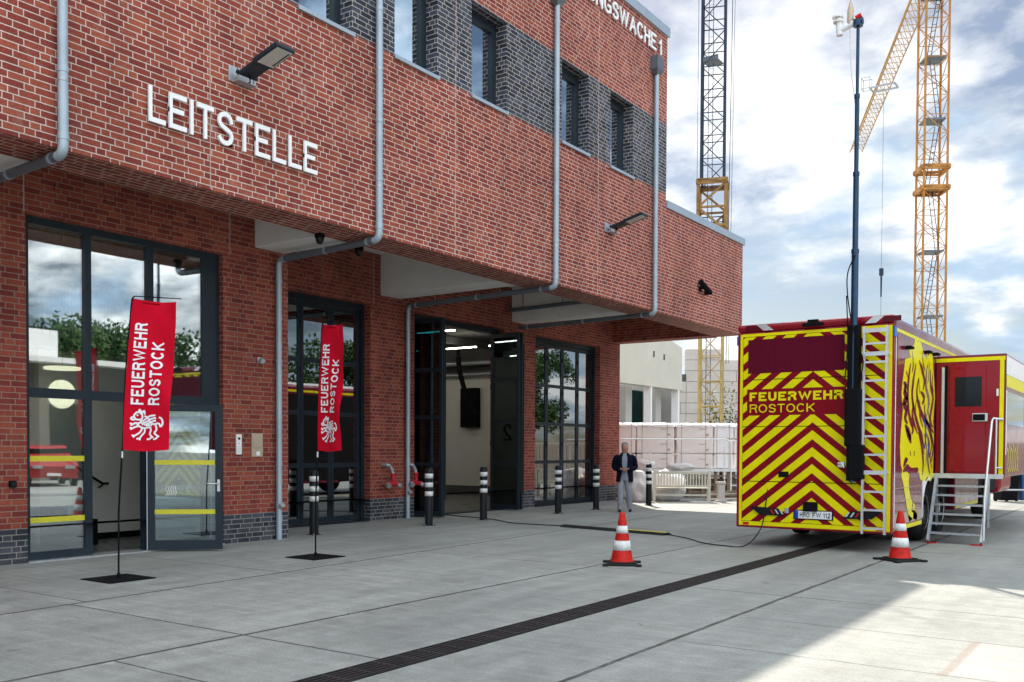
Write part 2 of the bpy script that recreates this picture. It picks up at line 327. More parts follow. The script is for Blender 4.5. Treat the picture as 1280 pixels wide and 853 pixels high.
def block_mat():
    m = bpy.data.materials.new('big_block_wall'); m.use_nodes = True; t = m.node_tree; b = t.nodes['Principled BSDF']
    uv = N(t, 'ShaderNodeUVMap'); uv.uv_map = 'UVMap'; bt = N(t, 'ShaderNodeTexBrick'); L(t, uv.outputs[0], bt.inputs['Vector'])
    bt.inputs['Scale'].default_value = 1; bt.inputs['Brick Width'].default_value = 1.0; bt.inputs['Row Height'].default_value = .5; bt.inputs['Mortar Size'].default_value = .02
    bt.inputs['Color1'].default_value = (.60, .54, .47, 1); bt.inputs['Color2'].default_value = (.50, .46, .42, 1); bt.inputs['Mortar'].default_value = (.16, .15, .14, 1)
    g = N(t, 'ShaderNodeNewGeometry'); L(t, mixc(t, 1., bt.outputs[0], ramp(t, noise(t, g.outputs['Position'], 1.5, 6, .6), (.3, .85), (.7, 1.08)), 'MULTIPLY'), b.inputs['Base Color']); b.inputs['Roughness'].default_value = .85
    return m
MT['blocks'] = block_mat()

# ------------------------------------------------------------------ mesh builder
class MB:
    def __init__(s): s.v = []; s.f = []; s.sm = []; s.mi = []; s.cur = 0
    def add(s, vs, fs, smooth=False):
        o = len(s.v); s.v += [Vector(p) for p in vs]; s.f += [tuple(i+o for i in f) for f in fs]; s.sm += [smooth]*len(fs); s.mi += [s.cur]*len(fs); return s
    def box(s, x0, x1, y0, y1, z0, z1, mtx=None, bev=0):
        x0, x1 = sorted((x0, x1)); y0, y1 = sorted((y0, y1)); z0, z1 = sorted((z0, z1))
        if bev:
            bm = bmesh.new(); bmesh.ops.create_cube(bm, size=1)
            for v in bm.verts: v.co = Vector(((x0+x1)/2+v.co.x*(x1-x0), (y0+y1)/2+v.co.y*(y1-y0), (z0+z1)/2+v.co.z*(z1-z0)))
            bmesh.ops.bevel(bm, geom=bm.edges[:], offset=bev, segments=2, affect='EDGES', profile=.5)
            bm.verts.index_update(); vs = [v.co.copy() for v in bm.verts]; fs = [[v.index for v in f.verts] for f in bm.faces]; bm.free()
        else:
            vs = [Vector((x, y, z)) for x in (x0, x1) for y in (y0, y1) for z in (z0, z1)]
            fs = [(0, 1, 3, 2), (4, 6, 7, 5), (0, 4, 5, 1), (2, 3, 7, 6), (0, 2, 6, 4), (1, 5, 7, 3)]
        if mtx: vs = [mtx @ v for v in vs]
        return s.add(vs, fs)
    def bar(s, a, b, w, h=None, up=(0, 0, 1)):
        a = Vector(a); b = Vector(b); h = h or w; d = (b-a); l = d.length
        if l < 1e-6: return s
        d.normalize(); u = Vector(up)
        if abs(d.dot(u)) > .98: u = Vector((1, 0, 0))
        r = d.cross(u).normalized(); u = r.cross(d)
        vs = [p + r*sx*w/2 + u*sz*h/2 for p in (a, b) for sx, sz in ((-1, -1), (1, -1), (1, 1), (-1, 1))]
        return s.add(vs, [(3, 2, 1, 0), (4, 5, 6, 7), (0, 1, 5, 4), (1, 2, 6, 5), (2, 3, 7, 6), (3, 0, 4, 7)])
    def tube(s, pts, r, seg=12, cap=True, rad=None):
        pts = [Vector(p) for p in pts]; n = len(pts); vs = []; prev = None
        for i, p in enumerate(pts):
            t = (pts[min(i+1, n-1)]-pts[max(i-1, 0)]).normalized()
            if prev is None:
                u = Vector((0, 0, 1)) if abs(t.z) < .9 else Vector((1, 0, 0)); a = t.cross(u).normalized()
            else: a = (prev - t*prev.dot(t)).normalized()
            prev = a; b = t.cross(a); rr = rad[i] if rad else r
            vs += [p + (a*math.cos(k*2*math.pi/seg) + b*math.sin(k*2*math.pi/seg))*rr for k in range(seg)]
        fs = [(i*seg+k, i*seg+(k+1) % seg, (i+1)*seg+(k+1) % seg, (i+1)*seg+k) for i in range(n-1) for k in range(seg)]
        s.add(vs, fs, True)
        if cap: s.add(vs[:seg], [tuple(range(seg))[::-1]]); s.add(vs[-seg:], [tuple(range(seg))])
        return s
    def lathe(s, prof, c=(0, 0, 0), seg=20, smooth=True):
        c = Vector(c); vs = [c + Vector((r*math.cos(k*2*math.pi/seg), r*math.sin(k*2*math.pi/seg), z)) for r, z in prof for k in range(seg)]
        return s.add(vs, [(i*seg+k, i*seg+(k+1) % seg, (i+1)*seg+(k+1) % seg, (i+1)*seg+k) for i in range(len(prof)-1) for k in range(seg)], smooth)
    def poly(s, pts, o, ux, uy, thick, nrm):
        """extruded 2D polygon; pts in (a,b) along ux,uy from o"""
        o = Vector(o); ux = Vector(ux); uy = Vector(uy); nrm = Vector(nrm); n = len(pts)
        bot = [o+ux*a+uy*b for a, b in pts]; top = [p+nrm*thick for p in bot]
        return s.add(bot+top, [tuple(range(n, 2*n))] + [(i, (i+1) % n, n+(i+1) % n, n+i) for i in range(n)])
    def ribbon(s, pts, ws, o, ux, uy, thick, nrm, close=False):
        """flat curved strip through 2D points with half widths ws"""
        pts = [Vector(p) for p in pts]
        # Catmull-Rom resample
        P = []; W = []
        ws = ws if isinstance(ws, (list, tuple)) else [ws]*len(pts)
        for i in range(len(pts)-1):
            p0 = pts[max(i-1, 0)]; p1 = pts[i]; p2 = pts[i+1]; p3 = pts[min(i+2, len(pts)-1)]
            for k in range(4):
                t = k/4; P.append(.5*((2*p1)+(p2-p0)*t+(2*p0-5*p1+4*p2-p3)*t*t+(3*p1-p0-3*p2+p3)*t**3)); W.append(ws[i]*(1-t)+ws[i+1]*t)
        P.append(pts[-1]); W.append(ws[-1]); o = Vector(o); ux = Vector(ux); uy = Vector(uy); nrm = Vector(nrm)
        vs = []
        for i, p in enumerate(P):
            t = (P[min(i+1, len(P)-1)]-P[max(i-1, 0)]);
            if t.length < 1e-9: t = Vector((1, 0))
            t.normalize(); nn = Vector((-t.y, t.x))
            for sg in (1, -1):
                q = p+nn*W[i]*sg; vs.append(o+ux*q.x+uy*q.y+nrm*thick)
        return s.add(vs, [(2*i, 2*i+1, 2*i+3, 2*i+2) for i in range(len(P)-1)])
    def build(s, name, m, parent=None, smooth_all=False):
        off = Vector((0, 0, 0)); q = parent
        while q is not None: off += Vector(q.location); q = q.parent
        me = bpy.data.meshes.new(name)
        me.from_pydata([v-off for v in s.v], [], s.f); me.update()
        mats = m if isinstance(m, list) else [m]
        for x in mats: me.materials.append(MT[x] if isinstance(x, str) else x)
        bm = bmesh.new(); bm.from_mesh(me); bmesh.ops.recalc_face_normals(bm, faces=bm.faces[:]) if not getattr(s, 'norecalc', False) else None
        uvl = bm.loops.layers.uv.new('UVMap')
        for i, f in enumerate(bm.faces):
            n = f.normal; ax = max(range(3), key=lambda k: abs(n[k]))
            for l in f.loops:
                p = l.vert.co+off
                l[uvl].uv = (p.y, p.z) if ax == 0 else (p.x, p.z) if ax == 1 else (p.y, p.x*.68)
        bm.to_mesh(me); bm.free()
        for i, p in enumerate(me.polygons): p.use_smooth = s.sm[i] or smooth_all; p.material_index = s.mi[i]
        o = bpy.data.objects.new(name, me); COL.objects.link(o); o.parent = parent
        return o
def tag(o, label=None, cat=None, group=None, kind=None):
    if label: o['label'] = label
    if cat: o['category'] = cat
    if group: o['group'] = group
    if kind: o['kind'] = kind
    return o
def thing(name, loc, label, cat, group=None):
    o = bpy.data.objects.new(name, None); COL.objects.link(o); o.location = loc; o.empty_display_size = .3
    return tag(o, label, cat, group)
def kids(o): return [c for c in bpy.data.objects if c.parent == o]
def copy_tree(o, parent=None):
    c = o.copy(); COL.objects.link(c); c.parent = parent
    for ch in kids(o): copy_tree(ch, c)
    return c
def _arc(cx, cy, rx, ry, a0, a1, n=9): return [(cx+rx*math.cos(R(a0+(a1-a0)*k/n)), cy+ry*math.sin(R(a0+(a1-a0)*k/n))) for k in range(n+1)]
GL = {'L': (.70, [[(0, 1), (0, 0), (1, 0)]]), 'E': (.76, [[(1, 1), (0, 1), (0, 0), (1, 0)], [(0, .52), (.9, .52)]]), 'F': (.72, [[(1, 1), (0, 1), (0, 0)], [(0, .5), (.85, .5)]]), 'I': (0, [[(0, 1), (0, 0)]]),
  'T': (.78, [[(0, 1), (1, 1)], [(.5, 1), (.5, 0)]]), 'H': (.80, [[(0, 1), (0, 0)], [(1, 1), (1, 0)], [(0, .52), (1, .52)]]), 'U': (.80, [[(0, 1)]+_arc(.5, .36, .5, .36, 180, 360)+[(1, 1)]]),
  'N': (.80, [[(0, 0), (0, 1)], [(0, 1), (1, 0)], [(1, 0), (1, 1)]]), 'W': (1.2, [[(0, 1), (.25, 0), (.5, 1), (.75, 0), (1, 1)]]), 'A': (.86, [[(0, 0), (.5, 1), (1, 0)], [(.2, .33), (.8, .33)]]),
  'O': (.92, [_arc(.5, .5, .5, .5, 90, 450, 20)]), 'C': (.86, [_arc(.5, .5, .5, .5, 38, 322, 16)]), 'G': (.90, [_arc(.5, .5, .5, .5, 42, 300, 15)+[(1, .14), (1, .46), (.55, .46)]]),
  'R': (.80, [[(0, 0), (0, 1), (.6, 1)]+_arc(.66, .77, .34, .23, 80, -80, 7)+[(.6, .54), (0, .54)], [(.55, .54), (.85, .40), (.92, .1), (1, 0)]]),
  'S': (.78, [[(.97, .72)]+_arc(.5, .76, .45, .24, 12, 200, 9)+[(.2, .58), (.78, .44)]+_arc(.5, .26, .48, .26, 28, -168, 10)]), 'K': (.82, [[(0, 1), (0, 0)], [(1, 1), (0, .38)], [(.32, .60), (1, 0)]]),
  '1': (.36, [[(0, .74), (.6, .80), (1, 1), (1, 0)]]), '2': (.70, [_arc(.5, .71, .48, .29, 170, -25, 8)+[(.7, .4), (.2, .17), (0, 0), (1, 0)]]), ' ': (.25, [])}
def text_geo(txt, W, H, wt=.14, ext=.01, gap=.17):
    """stroke lettering scaled into W x H; wt = stroke width over cap height"""
    VS, FS = [], []; x = 0
    for ch in txt:
        gw, strokes = GL[ch]; z = ext
        for st in strokes:
            closed = len(st) > 3 and abs(st[0][0]-st[-1][0])+abs(st[0][1]-st[-1][1]) < 1e-6
            P = [Vector((x+wt/2+a*max(gw-wt, 0), wt/2+b*(1-wt))) for a, b in st]
            if not closed:
                for e, q in ((0, 1), (-1, -2)):
                    if st[e][1] in (0, 1) or st[e][0] in (0, 1): P[e] = P[e]+(P[e]-P[q]).normalized()*wt/2
            n = len(P); base = len(VS); z -= .0006
            for i, p in enumerate(P):
                a = (p-P[i-1]).normalized() if i else ((P[0]-P[-2]).normalized() if closed else None); b = (P[i+1]-p).normalized() if i < n-1 else ((P[1]-P[0]).normalized() if closed else None)
                t = (a+b) if a and b and (a+b).length > .2 else (a or b); t = t.normalized(); nn = Vector((-t.y, t.x)); k = 1.0
                if a and b: k = min(1/max(nn.dot(Vector((-b.y, b.x))), .35), 2.2)
                for sg in (1, -1): q = p+nn*sg*wt/2*k; VS += [Vector((q.x, q.y, z)), Vector((q.x, q.y, 0))]
            for i in range(n-1):
                o = base+4*i; FS += [(o, o+2, o+6, o+4), (o, o+4, o+5, o+1), (o+2, o+3, o+7, o+6)]
            if not closed: o = base; FS.append((o, o+1, o+3, o+2)); o = base+4*(n-1); FS.append((o, o+2, o+3, o+1))
        x += max(gw, wt)+gap
    x -= gap
    return [Vector((v.x/x*W, min(max(v.y, 0), 1)*H, v.z)) for v in VS], FS
def add_text(mb, txt, o, ux, uy, nrm, W, H, bold=.14, ext=.01):
    vs, fs = text_geo(txt, W, H, bold, ext); o = Vector(o); ux = Vector(ux); uy = Vector(uy); nrm = Vector(nrm)
    mb.add([o+ux*v.x+uy*v.y+nrm*v.z for v in vs], fs); return mb

def smoothpath(pts, n=6):
    pts = [Vector(p) for p in pts]; P = []
    for i in range(len(pts)-1):
        p0 = pts[max(i-1, 0)]; p1 = pts[i]; p2 = pts[i+1]; p3 = pts[min(i+2, len(pts)-1)]
        for k in range(n): s = k/n; P.append(.5*((2*p1)+(p2-p0)*s+(2*p0-5*p1+4*p2-p3)*s*s+(3*p1-p0-3*p2+p3)*s**3))
    return P+[pts[-1]]
def wall_x(mb, X, y0, y1, z0, z1, holes, depth=.3, side=1):
    """wall in plane X facing +X with rectangular holes (ya,yb,za,zb); reveals of given depth"""
    ys = sorted({y0, y1, *[min(max(h[i], y0), y1) for h in holes for i in (0, 1)]}); zs = sorted({z0, z1, *[min(max(h[i], z0), z1) for h in holes for i in (2, 3)]})
    for i in range(len(ys)-1):
        for j in range(len(zs)-1):
            cy = (ys[i]+ys[i+1])/2; cz = (zs[j]+zs[j+1])/2
            if any(h[0] < cy < h[1] and h[2] < cz < h[3] for h in holes): continue
            a, b, c, d = ys[i], ys[i+1], zs[j], zs[j+1]
            mb.add([(X, a, c), (X, b, c), (X, b, d), (X, a, d)], [(0, 1, 2, 3)])
            mb.add([(X-depth, a, c), (X-depth, b, c), (X-depth, b, d), (X-depth, a, d)], [(3, 2, 1, 0)])
    def strip(p, q):  # reveal quad between two (y,z) points
        mb.add([(X, *p), (X, *q), (X-depth, *q), (X-depth, *p)], [(0, 1, 2, 3)])
    for h in holes:
        a, b = h[0], h[1]; c, d = max(h[2], z0), min(h[3], z1)
        if c >= d: continue
        strip((a, c), (a, d)); strip((b, d), (b, c))
        if h[3] <= z1: strip((a, d), (b, d))
        if h[2] >= z0 and h[2] > .01: strip((b, c), (a, c))
    for p, q in (((y0, z0), (y0, z1)), ((y1, z1), (y1, z0)), ((y0, z1), (y1, z1)), ((y1, z0), (y0, z0))): strip(p, q)
    mb.norecalc = True
    return mb

# ================================================================== THE SETTING
g = MB(); g.add([(-300, -300, 0), (300, -300, 0), (300, 300, 0), (-300, 300, 0)], [(0, 1, 2, 3)])
tag(g.build('ground', 'yard'), kind='structure')
fl = MB(); fl.box(-27.8, -14.42, 11.5, 26.6, -.1, .006); tag(fl.build('floor', 'infloor'), kind='structure')

# ================================================================== FIRE STATION
FS = thing('fire_station', (-12.5, 14, 0), 'red brick fire station with dark clinker band, overhanging upper floor and glazed gates', 'building')
XF, XA, XB = -10.2, -12.5, -14.1
Y0 = -9.0
ops = {'op1': (6.61, 9.79, 0, 4.66), 'op2': (11.35, 14.88, 0, 4.65), 'op3': (16.32, 19.85, 0, 4.65), 'op4': (21.29, 24.82, 0, 4.65)}
wins = [(a, a+1.06) for a in (1.25, 3.27, 5.27, 7.29, 9.30, 11.31, 13.32, 16.32, 18.33)]
# upper floor walls
b = MB(); wall_x(b, XF, Y0, 26.2, 4.88, 7.47, [], .75); wall_x(b, XF, Y0, 21.15, 7.47, 7.80, [], .75); b.build('upper_wall', 'brick', FS)
b = MB(); wall_x(b, XF, Y0, 21.15, 7.80, 9.47, [(a, c, 7.80, 9.44) for a, c in wins], .34); b.build('clinker_band', 'brick_dark', FS)
b = MB(); wall_x(b, XF, Y0, 21.15, 9.47, 11.60, [], .34); b.box(-30, -10.21, 21.0, 21.145, 7.4, 11.6); b.box(-30, -10.21, 26.0, 26.195, 5.75, 7.46); b.build('parapet_wall', 'brick', FS)
b = MB(); b.box(-30, XF-.3, Y0, 21.0, 11.3, 11.5); b.box(-30, XF-.3, 20.9, 26.05, 7.2, 7.35); b.build('roof', 'zincdark', FS)
b = MB(); b.box(XF-.42, XF+.05, Y0, 21.22, 11.60, 11.83, bev=.012); b.box(-30, XF-.42, 20.9, 21.2, 11.61, 11.82)
b.build('roof_edge_cover', 'coping', FS)
b = MB(); b.box(XF-.42, XF+.05, 21.153, 23.70, 7.47, 7.66, bev=.01); b.box(XF-.42, XF+.05, 23.712, 26.28, 7.47, 7.66, bev=.01); b.box(-30, XF-.43, 25.9, 26.25, 7.48, 7.65)
b.build('roof_edge_cover', 'coping', FS)
# soffit side: brick end beam, high ceiling, white downstand beams
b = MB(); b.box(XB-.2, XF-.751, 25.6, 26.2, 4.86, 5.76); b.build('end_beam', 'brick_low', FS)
b = MB(); b.box(-14.4, XF-.74, Y0, 26.1, 5.755, 5.9); b.build('ceiling', 'soffit', FS)
for ya in (-4.5, .5, 5.42, 10.44, 15.2, 20.18):
    b = MB(); b.box(XB-.1 if ya > 10.6 else XA-.1, XF-.752, ya, ya+.64, 4.885, 5.756, bev=.012); b.build('ceiling_beam', 'soffit', FS)
# ground floor walls
def low(zr, m, nm):
    b = MB(); wall_x(b, XA, Y0, 11.15, zr[0], zr[1], [ops['op1']], .35)
    b2 = MB(); wall_x(b2, XB, 11.15, 26.06, zr[0], zr[1], [ops['op2'], ops['op3'], ops['op4']], .45)
    b.v += []; o = len(b.v); b.v += b2.v; b.f += [tuple(i+o for i in f) for f in b2.f]; b.sm += b2.sm; b.mi += b2.mi
    b.add([(XA, 11.15, zr[0]), (XB, 11.15, zr[0]), (XB, 11.15, zr[1]), (XA, 11.15, zr[1])], [(0, 1, 2, 3)])
    b.add([(XB, 26.06, zr[0]), (-30, 26.06, zr[0]), (-30, 26.06, zr[1]), (XB, 26.06, zr[1])], [(0, 1, 2, 3)])
    b.build(nm, m, FS)
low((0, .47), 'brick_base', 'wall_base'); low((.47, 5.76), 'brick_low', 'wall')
for X, y, z0, z1 in ((XF, 7.79, 4.9, 11.58), (XF, 12.87, 4.9, 11.58), (XF, 17.81, 4.9, 11.58), (XF, 20.9, 4.9, 7.45), (XF, 2.8, 4.9, 11.58), (XA, 6.585, 4.68, 5.7), (XA, 9.92, 4.68, 5.7), (XB, 14.98, 4.66, 5.7)):
    b = MB(); b.box(X-.01, X+.0035, y, y+.013, z0, z1); b.build('expansion_joint', 'mortar', FS)
b = MB()
for k, y in enumerate((7.0, 7.75, 8.5, 9.25)): b.box(XA-.01, XA+.003, y, y+.012, 5.05, 5.13)
for k, y in enumerate((12, 13, 14, 17, 18, 22, 23, 24)): b.box(XB-.01, XB+.003, y, y+.012, 4.97, 5.05)
b.build('weep_slot', 'black', FS)
# upper windows
for a, c in wins:
    x = XF-.26
    f = MB(); t = .075
    f.box(x-.06, x+.02, a, a+t, 7.80, 9.44); f.box(x-.06, x+.02, c-t-.02, c, 7.80, 9.44); f.box(x-.061, x+.021, a+t, c-t-.02, 9.33, 9.44); f.box(x-.061, x+.021, a+t, c-t-.02, 7.80, 7.88)
    s0 = a+t; s1 = c-t-.02
    f.box(x-.05, x+.035, s0, s0+.055, 7.881, 9.329); f.box(x-.05, x+.035, s1-.055, s1, 7.881, 9.329); f.box(x-.05, x+.034, s0+.055, s1-.055, 9.27, 9.329); f.box(x-.05, x+.034, s0+.055, s1-.055, 7.881, 7.94)
    fo = f.build('window', 'anthracite', FS)
    p = MB(); p.box(x-.03, x-.015, s0+.05, s1-.05, 7.93, 9.28); p.build('pane', 'glass_up', fo)
    p = MB(); p.box(x-.058, x-.052, s0+.02, s0+(s1-s0)*.62, 7.89, 9.3); p.build('blind', 'blind', fo)
    p = MB(); p.box(XF-.30, XF+.045, a-.03, c+.03, 7.775, 7.803); p.box(XF+.03, XF+.046, a-.03, c+.03, 7.745, 7.775); p.build('sill', 'coping', fo)
b = MB(); b.box(-16, XF-.5, Y0, 20.9, 7.5, 7.6); b.box(-16, -15.8, Y0, 20.9, 7.6, 11.2); b.build('upper_room', 'inwall', FS)

t = thing('lightning_rod', (-11.2, 20.7, 11.5), 'thin lightning rod standing on the roof corner', 'rod')
MB().tube([(-11.2, 20.7, 11.5), (-11.2, 20.7, 14.5)], .012, 6).build('rod', 'galv', t)
MB().box(-11.4, -11.0, 20.5, 20.9, 11.5, 11.6, bev=.02).build('base', 'concgrey', t)
# entrance hall interior
b = MB(); b.box(-17, XA-.36, 5.6, 11.0, 0.0, .012); h = b.build('entrance_floor', 'infloor', FS)
b = MB(); b.box(-17.0, -16.8, 5.6, 11.0, 0, 4.9); b.box(-17, XA-.36, 5.5, 5.6, 0, 4.9); b.box(-17, XA-.36, 10.9, 11.0, 0, 4.9); b.box(-14.9, -14.75, 8.0, 10.9, .0, 4.0); b.build('entrance_wall', 'inwall', FS)
b = MB(); b.box(-17, XA-.36, 5.6, 11.0, 4.85, 4.95); b.build('entrance_ceiling', 'soffit', FS)
b = MB(); b.box(-14.74, -14.72, 8.0, 10.9, .012, .12); b.box(-14.75, -13.95, 8.0, 8.5, 0, .42); b.box(-14.75, -14.3, 8.0, 8.2, .42, .62); b.build('skirting', 'black', FS)
b = MB(); b.tube([(-14.62, 8.35, 1.35), (-14.62, 9.0, .95), (-14.62, 9.1, .95)], .022); b.tube([(-14.74, 9.0, .88), (-14.62, 9.0, .93)], .012); b.build('handrail', 'black', FS)
b = MB(); b.tube([(-14.0, 7.94, 2.37), (-13.97, 7.94, 2.37)], .22, 28); b.build('disc_lamp', 'disc', FS)
b = MB(); b.lathe([(0, 0), (.26, 0), (.265, .02), (.26, .04), (0, .04)], (-14.0, 7.96, 2.75), 28); b.build('disc_lamp', 'disc', FS)
b = MB(); b.tube([(-14.0, 7.96, 2.79), (-14.0, 7.96, 4.8)], .008, 5); b.build('lamp_cord', 'black', FS)
b = MB(); b.lathe([(0, 0), (.09, 0), (.09, .03)], (-13.5, 7.65, 4.815), 18); b.build('ceiling_spot', 'disc', FS)
b = MB()
for k in range(24): b.tube([(-14.3, 6.9+k*.115, 3.3), (-14.3, 6.9+k*.115, 4.2)], .009, 5)
b.tube([(-14.3, 6.8, 4.2), (-14.3, 9.65, 4.2)], .018, 6); b.box(-14.7, -14.25, 6.5, 9.7, 3.1, 3.3); b.build('gallery_railing', 'anthracite', FS)
# glazed entrance
e = bpy.data.objects.new('entrance_glazing', None); COL.objects.link(e); e.parent = FS; e.location = (-.15, -5.8, 0)
x = -12.65
f = MB()
f.box(x-.05, x+.05, 6.61, 6.70, 0, 4.66); f.box(x-.05, x+.05, 9.49, 9.63, 0, 4.66); f.box(x-.051, x+.051, 6.70, 9.49, 4.56, 4.66)
f.box(x-.049, x+.049, 9.63, 9.79, 0, 4.66)
f.box(x-.05, x+.05, 7.50, 7.60, 0, 4.56); f.box(x-.05, x+.05, 8.49, 8.60, 2.35, 4.56); f.box(x-.05, x+.05, 8.42, 8.60, 0, 2.23)
f.box(x-.052, x+.052, 6.70, 7.50, 2.23, 2.36); f.box(x-.052, x+.052, 7.6, 9.49, 2.23, 2.36)
f.box(x-.05, x+.05, 6.70, 7.5, 0, .13); f.box(x-.05, x+.05, 8.6, 9.49, 0, .13)
f.build('frame', 'anthracite', e)
for ya, yb, za, zb in ((6.70, 7.50, .13, 2.23), (6.70, 7.50, 2.36, 4.56), (7.60, 8.49, 2.36, 4.56), (8.60, 9.49, 2.36, 4.56), (8.60, 9.49, .13, 2.23)):
    p = MB(); p.box(x-.012, x+.012, ya, yb, za, zb); p.build('pane', 'glass', e)
for za in (1.36, .52):
    p = MB(); p.box(x+.013, x+.015, 6.70, 7.5, za, za+.075); p.build('marking_tape', 'tape', e)
b = MB(); b.box(XA-.3, XA+.03, 6.61, 9.79, 0, .02); b.build('threshold', 'alu', e)
# opened door leaf
hx, hy = -12.5, 8.42; ex, ey = -11.72, 9.16
dv = Vector((ex-hx, ey-hy, 0)); W = dv.length; ang = math.atan2(dv.y, dv.x)
DR = bpy.data.objects.new('door_leaf', None); COL.objects.link(DR); DR.parent = FS; DR.location = (hx+12.5, hy-14, 0); 
mt = Matrix.Translation((hx, hy, 0)) @ Matrix.Rotation(ang, 4, 'Z')
f = MB()
for A in ((0, .10, -.03, .03, .03, 2.2), (W-.10, W, -.03, .03, .03, 2.2), (.10, W-.10, -.029, .029, 2.10, 2.2), (.10, W-.10, -.029, .029, .03, .17)): f.box(*A, mtx=mt)
f.build('frame', 'anthracite', DR)
f = MB(); f.box(-.012, .0, -.025, .025, .03, 2.2, mtx=mt); f.build('edge_strip', 'alu', DR)
p = MB(); p.box(.10, W-.10, -.01, .01, .17, 2.10, mtx=mt); p.build('pane', 'glassdoor', DR)
for za in (1.30, .56):
    for sg in (-1, 1):
        p = MB(); p.box(.10, W-.10, .012*sg, .0135*sg, za, za+.07, mtx=mt); p.build('marking_tape', 'tape', DR)
p = MB(); p.tube([mt@Vector(q) for q in ((W-.05, -.03, 1.02), (W-.05, -.075, 1.02), (W-.21, -.075, 1.02))], .011, 8); p.box(W-.07, W-.03, -.034, -.03, .9, 1.08, mtx=mt); p.build('handle', 'alu', DR)
p = MB(); p.tube([mt@Vector(q) for q in ((W-.18, .03, .2), (W-.18, .09, .3), (W-.18, .09, 1.95), (W-.18, .03, 2.05))], .014, 8); p.build('pull_bar', 'alu', DR)
p = MB()  # small engraved crest on the glass
for k in range(5): p.ribbon([(.28+.03*k, .98), (.26+.035*k, .93), (.29+.03*k, .88), (.25+.035*k, .84)], .004, mt@Vector((0, 0, 0)), Vector((math.cos(ang), math.sin(ang), 0)), (0, 0, 1), .014, Vector((math.sin(ang), -math.cos(ang), 0)))
p.build('glass_print', 'letter', DR)

# folding gates
def leaf(parent, o, d, w, h, rows=4, glass='glass2'):
    """one gate leaf: o bottom corner, d unit dir; adds children to a leaf part"""
    o = Vector(o); ang = math.atan2(d[1], d[0]); mt = Matrix.Translation(o) @ Matrix.Rotation(ang, 4, 'Z')
    f = MB(); s = .075
    f.box(0.006, s, -.03, .03, .03, h, mtx=mt); f.box(w-s, w-.006, -.03, .03, .03, h, mtx=mt)
    hh = (h-.03-.10*2)/rows
    f.box(s, w-s, -.029, .029, .03, .14, mtx=mt); f.box(s, w-s, -.029, .029, h-.10, h, mtx=mt)
    zs = [.14]
    for r in range(1, rows):
        z = .14+(h-.24)*r/rows; f.box(s, w-s, -.029, .029, z-.045, z+.045, mtx=mt); zs += [z-.045, z+.045]
    zs.append(h-.10)
    f.box(w-.010, w+.010, .031, .05, .4, h-.3, mtx=mt)
    lo = f.build('gate_leaf', 'anth2', parent)
    p = MB()
    for r in range(rows): p.box(s-.005, w-s+.005, -.008, .008, zs[2*r]-.002, zs[2*r+1]+.002, mtx=mt)
    p.build('pane', glass, lo)
    p = MB()
    for z in (.5, h*.38, h*.7, h-.4): p.tube([mt@Vector((0, -.045, z-.06)), mt@Vector((0, -.045, z+.06))], .018, 8)
    p.build('hinge', 'anth2', lo)
    return lo
for nm in ('op2', 'op3', 'op4'):
    y0, y1, _, zt = ops[nm]
    gp = bpy.data.objects.new('folding_gate', None); COL.objects.link(gp); gp.parent = FS; gp.location = (-1.85, y0-14, 0)
    x = -14.36
    f = MB(); f.box(x-.08, x+.08, y0, y0+.09, 0, zt); f.box(x-.08, x+.08, y1-.09, y1, 0, zt); f.box(x-.081, x+.081, y0+.09, y1-.09, zt-.12, zt)
    f.box(x-.08, x+.3, y0+.09, y1-.09, .0, .018); f.build('gate_frame', 'anth2', gp)
    wl = (y1-y0-.18)/4; hh = zt-.14
    if nm != 'op3':
        for k in range(4): leaf(gp, (x, y0+.09+wl*k, 0), (0, 1), wl, hh)
    else:
        lw = .90
        for yy, a in ((16.42, 4), (16.52, 1)): leaf(gp, (-14.30, yy, 0), (math.cos(R(a)), math.sin(R(a))), lw, hh, glass='glassleaf')
        for yy, a in ((19.66, -3), (19.76, 0)): leaf(gp, (-14.36, yy, 0), (math.cos(R(a)), math.sin(R(a))), lw, hh, glass='glassleaf')
        p = MB(); add_text(p, '2', (-13.72, 19.60, 1.78), (-1, 0.05, 0), (0, 0, 1), (0, -1, 0), .24, .42, .12, .004); p.build('gate_number', 'black', gp)
# garage interior
b = MB(); b.box(-30, XB-.46, 11.3, 11.45, 0, 5.2); b.box(-27.5, XB-.46, 25.85, 26.0, 0, 4.1); b.box(-27.6, -27.4, 11.3, 26.8, 0, 5.2); b.build('garage_wall', 'inwall', FS)
b = MB(); b.box(-27.5, XB-.46, 25.84, 26.0, 4.1, 5.2); b.box(-27.5, XB-.46, 11.3, 26.8, 5.2, 5.3); b.box(-27.5, XB-.46, 25.83, 25.85, 0, .30); b.build('garage_ceiling', 'indark', FS)
b = MB()
for xx in (-19, -21.2, -23.5): b.box(xx-.09, xx+.09, 11.6, 26.4, 4.95, 5.18)
b.build('ceiling_girder', 'indark', FS)
for i, (xx, yy) in enumerate([(xx, yy) for xx in (-16.6, -18.6, -21.0, -23.4) for yy in (13.2, 16.6, 20.0, 23.6)]):
    b = MB(); b.box(xx-.75, xx+.75, yy-.02, yy+.02, 4.745, 4.775); b.build('tube_light', 'tube', FS)
b = MB(); b.tube([(-15, 25.5, 4.45), (-27, 24.9, 4.45)], .07); b.tube([(-15, 25.6, 4.1), (-27, 25.6, 4.1)], .06, 8); b.build('service_pipe', 'galv', FS)
b = MB(); b.box(-20.05, -19.35, 25.6, 25.84, 2.3, 3.65, bev=.02); b.build('wall_box', 'black', FS)
